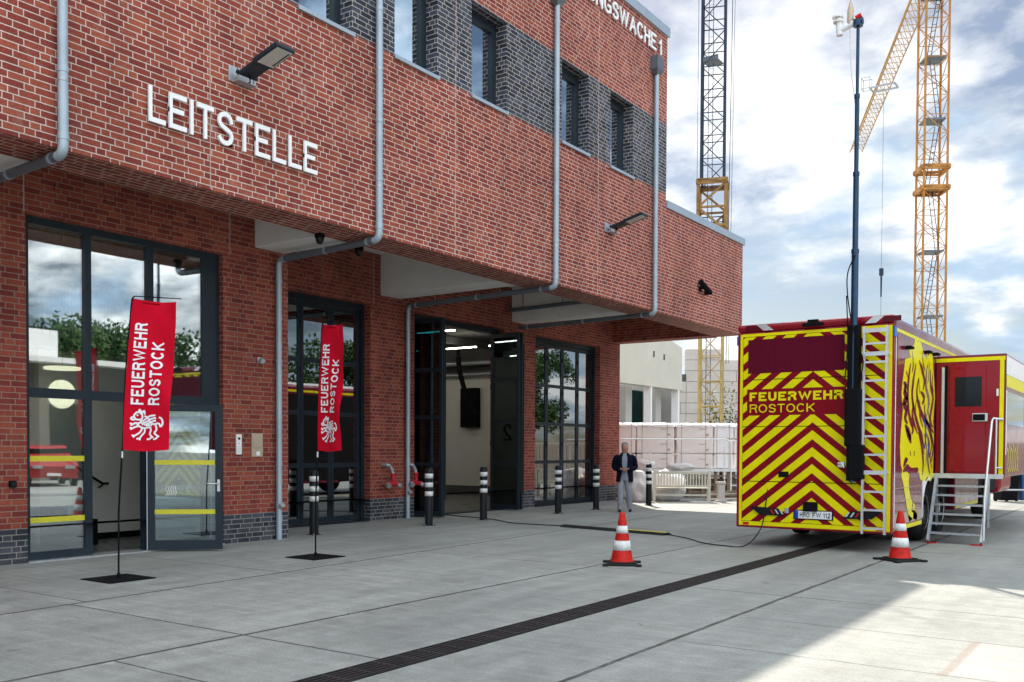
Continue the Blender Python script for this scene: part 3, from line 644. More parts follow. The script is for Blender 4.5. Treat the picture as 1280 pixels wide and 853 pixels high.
b = MB(); b.tube(smoothpath([(-19.35, 24.6, 4.6), (-19.3, 24.6, 4.2), (-19.15, 24.6, 3.7), (-18.95, 24.6, 3.2), (-18.65, 24.6, 2.75)]), .085, 10); b.tube([(-19.35, 24.6, 4.95), (-19.35, 24.6, 4.5)], .05, 8)
b.build('exhaust_hose', 'black', FS)
b = MB(); b.tube([(-20.4+.42*math.cos(k*math.pi/8), 22.3, 4.42+.14*math.sin(k*math.pi/8)) for k in range(17)], .04, 8); b.tube([(-22.2, 22.3, 2.4), (-20.7, 22.3, 4.35)], .012, 6); b.build('hose_ring', 'black', FS)

# ------------------------------------------------------------------ lettering
t = thing('wall_lettering', (XF, 8.2, 5.5), 'raised white capitals LEITSTELLE above the glazed entrance', 'sign', None)
p = MB(); add_text(p, 'LEITSTELLE', (XF+.035, 6.87, 5.49), (0, 1, 0), (0, 0, 1), (1, 0, 0), 2.73, .43, .135, .03); p.build('letters', 'letter', t)
p = MB()
for y in (6.95, 7.3, 7.7, 8.1, 8.5, 8.9, 9.3): p.box(XF, XF+.035, y, y+.02, 5.51, 5.53)
p.build('spacers', 'black', t)
t = thing('wall_lettering', (XF, 17.5, 11), 'raised white letters of RETTUNGSWACHE 1 high under the roof edge', 'sign', None)
p = MB(); add_text(p, 'RETTUNGSWACHE', (XF+.035, 15.93, 11.01), (0, 1, 0), (0, 0, 1), (1, 0, 0), 4.50, .37, .15, .03); p.build('letters', 'letter', t)
p = MB(); add_text(p, '1', (XF+.035, 20.60, 11.01), (0, 1, 0), (0, 0, 1), (1, 0, 0), .13, .37, .15, .03); p.build('numeral', 'letter', t)

# ------------------------------------------------------------------ downpipes
def bend(a, b, c, r=.12, n=6):
    a, b, c = map(Vector, (a, b, c)); p = b+(a-b).normalized()*r; q = b+(c-b).normalized()*r
    return [(1-s)**2*p+2*s*(1-s)*b+s*s*q for s in [k/n for k in range(n+1)]]
def downpipe(Y, top, Xw, label, hopper=None, wallpart=True, drop=.22, yend=None):
    t = thing('downpipe', (XF+.08, Y, 0), label, 'downpipe', 'zinc downpipes on the facade')
    x = XF+.085; zu = 4.80; xw = Xw+.09; zt = zu-.06
    A = (x, Y, top); B = (x, Y, zu); Cc = (xw, Y, zt); D = (xw, Y, .0)
    pts = [Vector(A)]+bend(A, B, Cc)
    if wallpart: pts += bend(B, Cc, D)+[Vector(D)]
    else: pts += [Vector(Cc)]
    i = len(bend(A, B, Cc))+1
    MB().tube(pts[:i], .055, 14).build('upper_pipe', 'zinc', t)
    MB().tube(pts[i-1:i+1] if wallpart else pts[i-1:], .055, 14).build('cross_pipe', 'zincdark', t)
    if wallpart: MB().tube(pts[i:], .05, 14).build('lower_pipe', 'zinc', t)
    def ring(p, q, r):
        MB().tube([p, q], r, 14).build('collar', 'zinc', t)
    for z in [zu+.16, zu+.9]+[zz for zz in (6.6, 8.3, 10.0) if zz < top-.3]: ring((x, Y, z), (x, Y, z+.07), .061)
    for fx in (.06, .5, .93): px = x+(xw-x)*fx+(-.08 if fx < .1 else 0); pz = zu+(zt-zu)*fx; ring((px, Y, pz), (px-.05, Y, pz), .062)
    if wallpart:
        for z in (.55, 1.25, 3.0, 4.35): ring((xw, Y, z), (xw, Y, z+.06), .057)
    k = MB()
    for z in (5.6, 7.4, 9.2):
        if z < top-.2: k.box(XF, x, Y-.012, Y+.012, z, z+.03); k.tube([(x, Y, z), (x, Y, z+.03)], .060, 14)
    for fx in (.35, .8): px = x+(xw-x)*fx; k.tube([(px, Y, zu+.0), (px, Y, 4.885)], .007, 6)
    k.build('bracket', 'galv', t)
    if wallpart: MB().tube([(xw+.03, Y-.0, .56), (xw+.085, Y, .60)], .05, 12).build('cleaning_flap', 'galv', t)
    if hopper:
        h = MB(); hx = x
        for (w0, z0, w1, z1) in ((.13, hopper, .17, hopper+.12), (.17, hopper+.12, .17, hopper+.42)):
            vs = [(hx+sx*ww*.62, Y+sy*ww, z) for ww, z in ((w0*.5 if z0 == hopper else w0, z0), (w1, z1)) for sx, sy in ((-1, -1), (1, -1), (1, 1), (-1, 1))]
            h.add(vs, [(3, 2, 1, 0), (4, 5, 6, 7), (0, 1, 5, 4), (1, 2, 6, 5), (2, 3, 7, 6), (3, 0, 4, 7)])
        h.build('hopper', 'zincdark', t)
    return t
downpipe(5.78, 11.6, XA, 'leftmost zinc downpipe, left of the LEITSTELLE letters')
downpipe(10.87, 11.6, XA, 'zinc downpipe right of the LEITSTELLE letters, coming down beside the beige wall plate')
downpipe(16.0, 10.36, XB, 'zinc downpipe with a rain hopper, ending on the brick pier with two red hydrants', hopper=10.35)
t3 = downpipe(20.42, 10.44, XB, 'rightmost zinc downpipe, its dark hopper just below the numeral 1', hopper=10.42, wallpart=False)
# conduit on the third ceiling beam
t = thing('cable_conduit', (-12.5, 20.1, 5.2), 'dark horizontal pipe hung on rods before the ceiling beam above the open gate', 'pipe')
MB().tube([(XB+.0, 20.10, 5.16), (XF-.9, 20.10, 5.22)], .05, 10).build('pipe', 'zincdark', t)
k = MB()
for xx in (-13.7, -12.5, -11.5): k.tube([(xx, 20.10, 5.2), (xx, 20.10, 5.75)], .008, 6)
k.build('rod', 'black', t)

# ------------------------------------------------------------------ wall floodlights
def floodlight(Y, Z, label):
    t = thing('wall_floodlight', (XF, Y, Z), label, 'floodlight', 'floodlights on the brick facade')
    o = MB(); o.box(XF, XF+.02, Y-.20, Y+.20, Z-.10, Z+.10, bev=.005); o.box(XF+.02, XF+.16, Y-.15, Y+.15, Z-.11, Z-.095); 
    o.box(XF+.10, XF+.13, Y-.14, Y-.12, Z-.10, Z+.06); o.box(XF+.10, XF+.13, Y+.12, Y+.14, Z-.10, Z+.06); o.build('wall_bracket', 'galv', t)
    mt = Matrix.Translation((XF+.13, Y, Z)) @ Matrix.Rotation(R(-14), 4, 'Y')
    o = MB(); o.tube([mt@Vector((0, -.16, 0)), mt@Vector((0, .16, 0))], .028, 10)
    o.box(-.02, .34, -.12, .12, -.03, .04, mtx=mt, bev=.02); o.box(.30, .78, -.155, .155, -.028, .035, mtx=mt, bev=.015); o.build('lamp_head', 'anthracite', t)
    o = MB(); o.box(.36, .75, -.125, .125, -.036, -.029, mtx=mt); o.build('lens', 'lens', t)
    o = MB(); o.box(.40, .73, .085, .10, -.041, -.0362, mtx=mt); o.build('lens_slot', 'black', t)
    o = MB(); o.tube([(XF+.02, Y-.06, Z-.03), (XF+.10, Y-.05, Z-.09), (XF+.17, Y+.02, Z-.10), (XF+.21, Y-.02, Z+.02), (XF+.25, Y-.02, Z+.06)], .011, 8); o.build('cable', 'black', t)
floodlight(8.28, 6.47, 'grey floodlight tilted up above the first letters of LEITSTELLE')
floodlight(18.3, 6.42, 'grey floodlight between the two right-hand downpipes')

def dome_cam(x, y, z, label):
    t = thing('security_camera', (x, y, z), label, 'camera', 'dome cameras under the overhang')
    MB().lathe([(0, 0), (.075, 0), (.08, -.05), (.07, -.07), (0, -.07)], (x, y, z), 18).build('mount', 'black', t)
    MB().lathe([(.065, -.07), (.062, -.11), (.045, -.145), (.02, -.16), (0, -.162)], (x, y, z), 18).build('dome', 'cardark', t)
dome_cam(-10.86, 10.33, 4.88, 'black dome camera at the soffit edge left of the bent downpipe')
dome_cam(-11.4, 11.75, 5.0, 'small black dome camera half hidden behind the cross pipe')
t = thing('security_camera', (XF, 23.2, 5.8), 'black bullet camera on the low brick facade near the far corner', 'camera')
o = MB(); o.box(XF, XF+.03, 23.13, 23.27, 5.72, 5.86); o.tube([(XF+.03, 23.2, 5.8), (XF+.14, 23.2, 5.8)], .025, 8); o.build('bracket', 'black', t)
o = MB(); o.tube([(XF+.10, 23.02, 5.95), (XF+.18, 23.42, 5.72)], .075, 12); o.build('body', 'black', t)
o = MB(); o.box(XF+.02, XF+.24, 23.44, 23.46, 5.66, 5.78); o.build('hood', 'black', t)

# wall plates
t = thing('intercom', (XA, 10.09, 1.6), 'narrow white intercom strip on brick right of the open door', 'intercom')
MB().box(XA, XA+.025, 10.03, 10.14, 1.45, 1.78, bev=.004).build('panel', 'white', t)
MB().tube([(XA+.025, 10.085, 1.71), (XA+.03, 10.085, 1.71)], .022, 14).build('lens', 'black', t)
o = MB(); o.box(XA+.0255, XA+.028, 10.075, 10.095, 1.62, 1.64)
for k in range(4):
    for j in range(3): o.box(XA+.0255, XA+.027, 10.055+.022*j, 10.065+.022*j, 1.49+.025*k, 1.50+.025*k)
o.build('buttons', 'galv', t)
t = thing('key_box', (XA, 10.46, 1.6), 'beige metal plate with key tube beside the white intercom', 'key box')
MB().box(XA, XA+.02, 10.35, 10.58, 1.41, 1.80, bev=.004).build('plate', 'beige', t)
MB().box(XA+.0205, XA+.03, 10.39, 10.54, 1.56, 1.76, bev=.004).build('cover', 'beige', t)
MB().box(XA+.0205, XA+.028, 10.44, 10.51, 1.43, 1.50, bev=.003).build('switch', 'white', t)
t = thing('wall_sensor', (XA, 10.53, 3.02), 'small round grey sensor high on the brick beside the downpipe', 'sensor')
MB().tube([(XA, 10.53, 3.02), (XA+.05, 10.53, 3.02), (XA+.11, 10.51, 3.0)], .04, 12).build('sensor_head', 'galv', t)
MB().box(XA, XA+.012, 10.48, 10.58, 2.97, 3.07).build('base', 'galv', t)
t = thing('wall_socket', (XA, 6.4, 1.06), 'small black socket on the brick at the left edge', 'socket')
MB().box(XA, XA+.045, 6.36, 6.45, 1.02, 1.11, bev=.008).build('housing', 'black', t); MB().box(XA+.0455, XA+.055, 6.375, 6.435, 1.035, 1.095, bev=.004).build('cover', 'rubber', t)

def hydrant(y, label):
    t = thing('wall_hydrant', (XB, y, 1.0), label, 'hydrant', 'red wall hydrants on the brick pier')
    MB().tube([(XB, y-.02, 1.20)]+[(XB+.15+.0*k, y-.02+.1*math.sin(k*math.pi/10), 1.14+.06*math.cos(k*math.pi/10)) for k in range(3)]+[(XB+.17, y+.10, 1.10), (XB+.18, y+.12, 1.0)], .04, 12).build('bend', 'galv', t)
    o = MB(); o.tube([(XB+.18, y+.12, 1.01), (XB+.18, y+.12, .80)], .05, 12); o.tube([(XB+.18, y-.02, .80), (XB+.18, y+.26, .78)], .055, 12); o.lathe([(.0, .0), (.065, 0), (.065, .03), (0, .03)], (XB+.18, y+.12, .99), 14); o.build('valve', 'orange', t)
    o = MB(); o.tube([(XB+.18, y-.04, .79), (XB+.26, y-.08, .74)], .052, 12); o.tube([(XB+.18, y+.27, .78), (XB+.26, y+.30, .73)], .052, 12); o.build('coupling', 'galv', t)
hydrant(15.28, 'red wall hydrant left of the downpipe on the pier'); hydrant(16.05, 'red wall hydrant right of the downpipe, next to the open gate')

# ------------------------------------------------------------------ bollards
def make_bollard():
    t = thing('bollard', (0, 0, 0), 'x', 'bollard', 'black bollards with white bands before the gates')
    MB().lathe([(0, .010), (.135, .010), (.135, 0)], (0, 0, 0), 20).lathe([(.0, .0), (.0, .0)], (0, 0, 0), 3).build('foot_plate', 'bollard', t)
    MB().lathe([(.082, .01), (.082, 1.12), (.074, 1.15), (.05, 1.165), (0, 1.168)], (0, 0, 0), 22).build('post', 'bollard', t)
    for z in (.60, .78, .96): MB().lathe([(.0825, z), (.0850, z), (.0850, z+.095), (.0825, z+.095)], (0, 0, 0), 22).build('white_band', 'conewhite', t)
    o = MB()
    for k in range(4): a = k*math.pi/2+.6; o.lathe([(.012, .0), (.012, .022), (0, .022)], (.112*math.cos(a), .112*math.sin(a), .0), 6)
    o.build('bolts', 'galv', t)
    return t
bl = make_bollard(); LB = ['black and white bollard directly behind the second red flag', 'black and white bollard before the left folded leaf of the open gate', 'black and white bollard before the right folded leaf of the open gate',
      'black and white bollard before the closed gate, left of the two there', 'black and white bollard beside the walking man, at the right end of the closed gate', 'black and white bollard standing free in front of the pale bench']
for i, (x, y, rz) in enumerate(((-12.66, 11.9, .2), (-12.34, 14.74, 1), (-12.36, 16.63, 2), (-12.2, 19.46, .4), (-12.25, 21.4, 1.3), (-11.98, 23.89, .9))):
    o = bl if i == 0 else copy_tree(bl); o.location = (x, y, 0); o.rotation_euler.z = rz; o['label'] = LB[i]

# ------------------------------------------------------------------ cones
def make_cone():
    t = thing('traffic_cone', (0, 0, 0), 'x', 'traffic cone', 'red and white traffic cones by the truck')
    o = MB(); o.box(-.21, .21, -.21, .21, .0, .035, bev=.012); o.box(-.17, .17, -.17, .17, .035, .05, bev=.01)
    for sx in (-1, 1):
        for sy in (-1, 1): o.box(sx*.22-.04, sx*.22+.04, sy*.22-.04, sy*.22+.04, 0, .03, bev=.008)
    o.build('base', 'rubber', t)
    def r(z): return .150*(1-(z-.045)/.86)+.0
    zs = [.045, .20, .33, .43, .53, .70]; mm = ['conered', 'conewhite', 'conered', 'conewhite', 'conered']
    for k in range(5):
        q = [(r(zs[k]), zs[k]), (r(zs[k+1]), zs[k+1])]
        if k == 0: q = [(.165, .045), (.15, .06)]+q[1:]
        if k == 4: q += [(r(.7)-.006, .705), (.0, .705)]
        if mm[k] == 'conewhite': q = [(q[0][0], q[0][1]), (q[0][0]+.003, q[0][1]), (q[1][0]+.003, q[1][1]), (q[1][0], q[1][1])]
        MB().lathe(q, (0, 0, 0), 28).build('white_stripe' if mm[k] == 'conewhite' else 'red_section', mm[k], t)
    return t
c1 = make_cone(); c1.location = (-6.06, 11.30, 0); c1.rotation_euler.z = .5; c1['label'] = 'red and white traffic cone standing alone on the open yard'
c2 = copy_tree(c1); c2.location = (-3.11, 14.08, 0); c2.rotation_euler.z = .9; c2['label'] = 'red and white traffic cone at the right rear corner of the truck'

# ------------------------------------------------------------------ banner flags
def griffin(mb, o, ux, uy, nrm, s, w=.05):
    """heraldic griffin as line strokes in a unit box 1.6 x 1.6, walking along +ux"""
    S = [[(.1, 1.3), (.25, 1.5), (.45, 1.45), (.55, 1.25), (.45, 1.1), (.2, 1.12), (.1, 1.3)], [(.12, 1.25), (-.02, 1.18), (.05, 1.08), (.2, 1.12)], [(.35, 1.45), (.38, 1.65), (.5, 1.5)], [(.5, 1.42), (.62, 1.6), (.66, 1.38)],
         [(.5, 1.15), (.45, .95), (.3, .85), (.4, .72), (.7, .62), (1.0, .7)], [(.65, 1.3), (.85, 1.2), (1.0, .95), (1.2, .85), (1.45, .9), (1.55, .7)], [(.55, 1.0), (.75, 1.15), (.95, 1.3), (1.25, 1.35)], [(.6, .9), (.85, 1.02), (1.05, 1.15), (1.3, 1.2)], [(.65, .8), (.9, .9), (1.1, 1.0), (1.3, 1.06)],
         [(.4, .85), (.2, .9), (.05, .82), (-.05, .9)], [(.4, .75), (.2, .68), (.05, .6), (-.05, .66)], [(.05, .82), (-.03, .76)], [(.05, .6), (-.03, .54)], [(.55, .66), (.5, .45), (.35, .3), (.2, .2), (.05, .22)], [(.7, .62), (.7, .4), (.55, .2), (.45, .05), (.3, .02)], [(.2, .2), (.12, .1)], [(.45, .05), (.48, -.06)],
         [(1.0, .7), (1.05, .5), (1.0, .3), (1.1, .15), (1.0, .02), (.85, .0)], [(1.3, .8), (1.35, .55), (1.25, .35), (1.4, .2), (1.35, .05), (1.2, .0)], [(1.1, .15), (1.2, .1)], [(1.4, .2), (1.5, .15)], [(1.55, .7), (1.65, .9), (1.6, 1.15), (1.45, 1.25)], [(.25, 1.32), (.32, 1.36)], [(.5, .95), (.6, .8)], [(.75, .75), (.95, .8), (1.1, .78)]]
    for st in S: mb.ribbon([(a*s, b*s) for a, b in st], w*s, o, ux, uy, .003, nrm)
def flag(x, y, ang, ww, label, lean):
    t = thing('banner_flag', (x, y, 0), label, 'flag', 'red fire brigade banner flags before the building')
    o = MB(); o.box(x-.30, x+.30, y-.30, y+.30, .0, .012, bev=.003); o.build('base_plate', 'black', t)
    ux = Vector((math.cos(ang), math.sin(ang), 0)); nr = Vector((ux.y, -ux.x, 0)); B = Vector((x, y, 0))
    bot = B+ux*.05+Vector((0, 0, 1.53)); top = B+ux*(.05+lean)+Vector((0, 0, 3.33))
    o = MB(); o.tube([B+Vector((0, 0, .01)), B+ux*.005+Vector((0, 0, .8)), bot-ux*.0, ], .011, 8); o.tube([B+Vector((0, 0, .01)), B+Vector((0, 0, .07))], .02, 10)
    o.tube([bot, (bot+top)/2-ux*.015, top-Vector((0, 0, .1)), top-Vector((0, 0, .03))+ux*.01, top+ux*.04], .008, 8); o.tube([top+ux*.04, top+ux*(.05+ww)-Vector((0, 0, .03))], .006, 8); o.build('pole', 'black', t)
    o = MB(); o.tube([bot-Vector((0, 0, .10)), bot-Vector((0, 0, .02))], .013, 8); o.lathe([(.012, .012), (.012, .05), (0, .05)], (x, y, .02), 8); o.build('clip', 'alu', t)
    # cloth with gentle folds
    b0 = bot; nu, nv = 30, 110
    def S(u, v):
        left = b0.lerp(top-Vector((0, 0, .02)), v); wv = ww
        p = left+ux*(u*wv)+Vector((0, 0, -.05*u*v))
        return p+nr*(.024*math.sin(v*9+u*3+x)*u+.014*math.sin(v*4.1-u*7)+.016*u*math.sin(v*17+u*9)*.5+.012*math.sin((u-v*2.2)*9)*max(0, v-.62)*2)+Vector((0, 0, -.02*math.sin(u*math.pi)*(1 if v > .98 or v < .02 else 0)))
    vs = [S(i/nu, j/nv) for j in range(nv+1) for i in range(nu+1)]
    vs2 = [v-nr*.002 for v in vs]; q = len(vs)
    fs = [(j*(nu+1)+i, j*(nu+1)+i+1, (j+1)*(nu+1)+i+1, (j+1)*(nu+1)+i) for j in range(nv) for i in range(nu)]
    m = MB(); m.add(vs, fs, True); m.add(vs2, [f[::-1] for f in fs], True); m.norecalc = True
    bo = m.build('banner', 'flag', t)
    # prints follow the cloth: map text coords (u,v) onto S
    H = 1.78
    def place(vs_, fs_, nm, rotinfo):
        mm = MB(); mm.add([S(max(min(a, 1), 0), max(min(b, 1), 0))+nr*.009 for a, b in vs_], fs_); mm.norecalc = True; mm.build(nm, 'flagtext', bo)
    for txt, u0, u1, v0, v1 in (('FEUERWEHR', .13, .40, .30, .84), ('ROSTOCK', .50, .77, .30, .72)):
        vt, ft = text_geo(txt, 1, 1, .19, 0)
        # keep front faces only, text runs upward
        vv = [(u1-(v.y)*(u1-u0), v0+v.x*(v1-v0)) for v in vt]
        place(vv, ft, 'lettering', None)
    gm = MB(); griffin(gm, (0, 0, 0), (1, 0, 0), (0, 1, 0), (0, 0, 1), 1)
    vv = [(.14+(1.6-v.y)/1.7*.72, .065+(1.62-v.x)/1.7*.215) for v in gm.v]
    place([( .12+(v.x+.1)/1.8*.76, .06+(v.y+.08)/1.8*.215) for v in gm.v], gm.f, 'crest', None)
flag(-10.16, 6.45, R(34.9), .54, 'larger-looking red FEUERWEHR ROSTOCK flag before the glazed entrance', .115)
flag(-9.99, 9.42, R(-8), .53, 'red FEUERWEHR ROSTOCK flag farther right, before the closed folding gate', .10)

# ------------------------------------------------------------------ drain
t = thing('drain_channel', (-4.6, 8, 0), 'long dark slotted drain channel running through the yard under the truck', 'drain')
o = MB(); o.box(-4.745, -4.72, 0, 26, -.02, .006); o.box(-4.465, -4.44, 0, 26, -.02, .006); o.build('edge_rail', 'rubber', t)
o = MB(); o.box(-4.72, -4.465, 0, 26, -.02, .002); o.build('channel', 'black', t)
o = MB()
for k in range(5): xx = -4.695+k*.05; o.box(xx, xx+.016, 0, 26, .002, .008)
for k in range(104): o.box(-4.718, -4.467, k*.25, k*.25+.022, .0022, .0085)
o.build('grating', 'grate', t)

# ------------------------------------------------------------------ cable and ramp
t = thing('cable_ramp', (-8.7, 15.9, 0), 'flat black and yellow cable protector on the ground left of the truck', 'cable ramp')
mt = Matrix.Translation((-8.75, 15.95, 0)) @ Matrix.Rotation(R(-11), 4, 'Z')
o = MB(); vs = [Vector((sx*1.28, y, z)) for sx in (-1, 1) for y, z in ((-.14, .003), (-.05, .045), (.05, .045), (.14, .003))]
o.add([mt@v for v in vs], [(0, 1, 2, 3), (7, 6, 5, 4), (0, 4, 5, 1), (1, 5, 6, 2), (2, 6, 7, 3), (0, 3, 7, 4)]); o.build('body', 'rubber', t)
o = MB(); o.box(.1, 1.26, -.045, .045, .0455, .049, mtx=mt); o.build('lid', 'manifest', t)
o = MB().tube(smoothpath([(-15.2, 18.3, .02), (-13.9, 17.25, .016), (-12.3, 16.8, .016), (-11.2, 16.15, .016), (-10.0, 16.2, .016)]), .010, 8)
tag(o.build('power_cable', 'rubber'), 'black power cable from the open gate to the cable ramp', 'cable')
o = MB().tube(smoothpath([(-7.5, 15.7, .016), (-6.9, 15.25, .016), (-6.35, 14.65, .016), (-5.9, 14.42, .016), (-5.55, 14.5, .03), (-5.38, 14.72, .3), (-5.33, 14.80, .7), (-5.3, 14.835, 1.05)]), .009, 8)
tag(o.build('power_cable', 'rubber'), 'black cable rising from the ground to the rear of the truck', 'cable')

# ================================================================== THE TRUCK
TR = thing('fire_command_truck', (-4.6, 18, 0), 'large fire service box truck with yellow and red chevron rear and folding mast', 'truck')
TX0, TX1, TY, TZ0, TZ1 = -5.84, -3.40, 14.85, .30, 3.60
RY = TY
b = MB(); b.box(TX0, TX1, TY+.03, 26.5, 1.05, TZ1-.01, bev=.07); b.box(TX0, TX1-.002, TY+.03, 16.93, TZ0+.02, 1.2, bev=.02); b.box(TX0, TX1-.002, 19.9, 22.6, .42, 1.2, bev=.02); b.box(TX0, -5.8, 17, 26, .5, 1.1)
b.build('body', 'purple', TR)
b = MB(); b.box(TX0-.006, TX0, RY+.10, 26.4, .5, 3.30); b.build('left_side_panel', 'black', TR)
b = MB(); b.box(TX0-.008, TX0, RY+.10, 26.4, 3.36, 3.43); b.build('left_side_stripe', 'yellow', TR)
b = MB(); b.box(TX0+.12, TX1-.12, 16.9, 25.9, .62, 1.06); b.box(-5.2, -5.0, 15.2, 27, .42, .62); b.box(-4.2, -4.0, 15.2, 27, .42, .62); b.box(TX0+.2, TX1-.2, 15.0, 16.8, .36, .5); b.build('chassis', 'black', TR)
# rear wall
RY = TY
b = MB(); b.box(TX0, TX1, RY-.02, RY+.05, TZ0, TZ1-.13, bev=.015); b.build('rear_frame', 'red', TR)
b = MB(); b.box(TX0-.01, TX1+.01, RY-.035, RY+.10, 3.47, TZ1, bev=.05); b.build('roof_edge', 'red', TR)
b = MB()
for A in ((-5.79, -5.745, .335, 3.44), (-3.50, -3.425, .335, 3.44)): b.box(A[0], A[1], RY-.026, RY-.019, A[2], A[3])
b.box(-5.745, -3.50, RY-.026, RY-.019, .335, .40); b.box(-5.745, -3.50, RY-.026, RY-.019, 3.40, 3.445); b.build('yellow_border', 'yellow', TR)
def rp(x0, x1, z0, z1, nm, m='chevron', d=.012, par=TR):
    b = MB(); b.box(x0, x1, RY-.020-d, RY-.019, z0, z1); return b.build(nm, m, par)
rp(-5.738, -3.507, 2.705, 3.393, 'upper_panel'); rp(-5.738, -4.00, 1.945, 2.692, 'middle_panel'); rp(-3.985, -3.507, 1.06, 2.692, 'mast_panel'); rp(-5.738, -4.00, 1.06, 1.933, 'flap_panel')
rp(-5.738, -3.507, .407, 1.047, 'lower_panel')
b = MB(); b.box(-5.745, -3.5, RY-.0215, RY-.0192, .40, 3.40); b.build('panel_gap', 'black', TR)
b = MB(); b.box(-5.655, -4.12, RY-.036, RY-.0325, 2.80, 3.345); b.build('led_screen', 'screen', TR)
b = MB(); add_text(b, 'FEUERWEHR', (-5.625, RY-.0325, 2.352), (1, 0, 0), (0, 0, 1), (0, -1, 0), 1.49, .142, .225, .003); b.build('lettering', 'yellow', TR)
b = MB(); add_text(b, 'ROSTOCK', (-5.62, RY-.0325, 2.165), (1, 0, 0), (0, 0, 1), (0, -1, 0), 1.05, .135, .12, .003); b.build('lettering', 'yellow', TR)
# grip, plate, lamps
b = MB(); b.box(-5.13, -4.97, RY-.045, RY-.03, 1.13, 1.22); b.build('flap_lock', 'black', TR)
b = MB(); b.box(-4.72, -4.50, RY-.09, RY-.03, .60, .75, bev=.01); b.box(-4.88, -4.26, RY-.045, RY-.03, .47, .62); b.build('plate_holder', 'black', TR)
pl = MB(); pl.box(-4.86, -4.28, RY-.052, RY-.0452, .485, .605, bev=.003); pl = pl.build('number_plate', 'plate', TR)
b = MB(); b.box(-4.86, -4.80, RY-.054, RY-.0521, .487, .603); b.build('country_band', 'eublue', pl)
b = MB(); add_text(b, 'HRO', (-4.775, RY-.0525, .505), (1, 0, 0), (0, 0, 1), (0, -1, 0), .15, .078, .17, .002); add_text(b, 'FW 112', (-4.575, RY-.0525, .505), (1, 0, 0), (0, 0, 1), (0, -1, 0), .275, .078, .17, .002); b.lathe([(0, 0), (.018, 0), (.018, .001), (0, .001)], (0, 0, 0), 3); b.v[-12:] = [Vector((-4.60, RY-.053, .545+.012*math.sin(k))) for k in range(12)]
b.build('characters', 'black', pl)
for sx, xc in ((1, -5.28), (-1, -3.83)):
    b = MB(); pts = [(-.42, .09), (.20, .07), (.38, -.04), (.30, -.05), (-.20, -.04)]; b.poly([(p[0]*sx*.75, p[1]) for p in pts], (xc, RY-.032, .56), (1, 0, 0), (0, 0, 1), .03, (0, -1, 0)); lo = b.build('tail_light', 'cardark', TR)
    for k, m in ((0, 'lampred'), (1, 'alu'), (2, 'alu')):
        b = MB(); q = .05+.1*k; b.poly([(sx*(q-.02)*.75, .05), (sx*(q+.02)*.75, .05), (sx*(q+.08)*.75, -.02), (sx*(q+.04)*.75, -.02)], (xc, RY-.063, .56), (1, 0, 0), (0, 0, 1), .003, (0, -1, 0)); b.build('light_segment', m, lo)
for xx in (-5.72, -3.62): rp(xx, xx+.10, .345, .385, 'reflector', 'lampred', .012)
for xx, sg in ((-5.42, 1), (-4.02+.3, -1)):
    b = MB(); b.poly([(0, .05), (.16, .05), (.16+.12, -.05), (.12, -.05)] if sg > 0 else [(.12, .05), (.28, .05), (.16, -.05), (0, -.05)], (xx-.1, RY-.036, 3.535), (1, 0, 0), (0, 0, 1), .006, (0, -1, 0)); b.build('top_marker', 'alu', TR)
    b = MB(); b.box(xx-.28 if sg > 0 else xx+.16, xx-.04 if sg > 0 else xx+.42, RY-.040, RY-.036, 3.495, 3.575); b.build('flash_light', 'darkred', TR)
b = MB(); b.box(-4.76, -4.44, RY-.10, RY-.036, 3.50, 3.555, bev=.01); b.box(-4.68, -4.52, RY-.09, RY-.036, 3.556, 3.60); b.build('rear_camera', 'black', TR)
for xx in (TX0-.012, TX1-.01):
    b = MB(); b.box(xx, xx+.022, RY-.03, RY+.10, 3.27, 3.42); b.build('corner_light', 'lampblue', TR)
b = MB(); b.box(-5.04+.02, -4.98+.02, RY-.045, RY-.032, .56, .64); b.build('socket', 'galv', TR)
# mast
MX, MY = -3.95, 14.70
b = MB(); b.tube([(MX, MY, 1.08), (MX, MY, 4.57)], .052, 16); b.build('mast_section', 'mastblue', TR)
for r_, z0, z1 in ((.042, 4.57, 5.73), (.033, 5.73, 6.89), (.024, 6.89, 7.95)):
    b = MB(); b.tube([(MX, MY, z0), (MX, MY, z1)], r_, 14); b.tube([(MX, MY, z0-.03), (MX, MY, z0+.03)], r_+.016, 14); b.build('mast_section', 'mastblue', TR)
b = MB(); b.box(MX-.08, MX+.08, MY-.05, RY-.03, 1.10, 3.45); b.box(MX-.115, MX+.125, MY-.08, MY+.10, 1.62, 2.50, bev=.03); b.box(MX-.05, MX+.17, MY-.07, MY+.07, 1.12, 1.65, bev=.02); b.build('mast_housing', 'black', TR)
b = MB(); b.box(MX-.20, MX-.10, MY-.10, MY-.04, 1.30, 1.38, bev=.01); b.tube([(MX-.19, MY-.1, 1.34), (MX-.13, MY-.13, 1.37), (MX-.1, MY-.1, 1.30)], .012, 6); b.build('mast_valve', 'alu', TR)
b = MB(); b.tube(smoothpath([(MX+.02, MY-.07, 4.5), (MX-.09, MY-.08, 4.2), (MX-.05, MY-.1, 3.7), (MX+.06, MY-.1, 3.2), (MX+.16, MY-.08, 2.9), (MX+.10, MY-.08, 2.55)]), .009, 6)
b.tube(smoothpath([(MX-.10, MY-.07, 3.9), (MX-.06, MY-.12, 3.2), (MX-.10, MY-.11, 2.6)]), .009, 6); b.build('mast_cable', 'black', TR)
b = MB(); b.tube([(MX, MY, 7.93), (MX, MY, 8.02)], .07, 14); b.tube([(MX-.06, MY, 8.0), (MX+.07, MY, 8.0)], .055, 12); b.build('mast_head', 'mastblue', TR)
b = MB(); b.tube([(MX-.03, MY, 8.05), (MX+.05, MY, 8.08)], .05, 12); b.build('signal_lamp', 'lampred', TR)
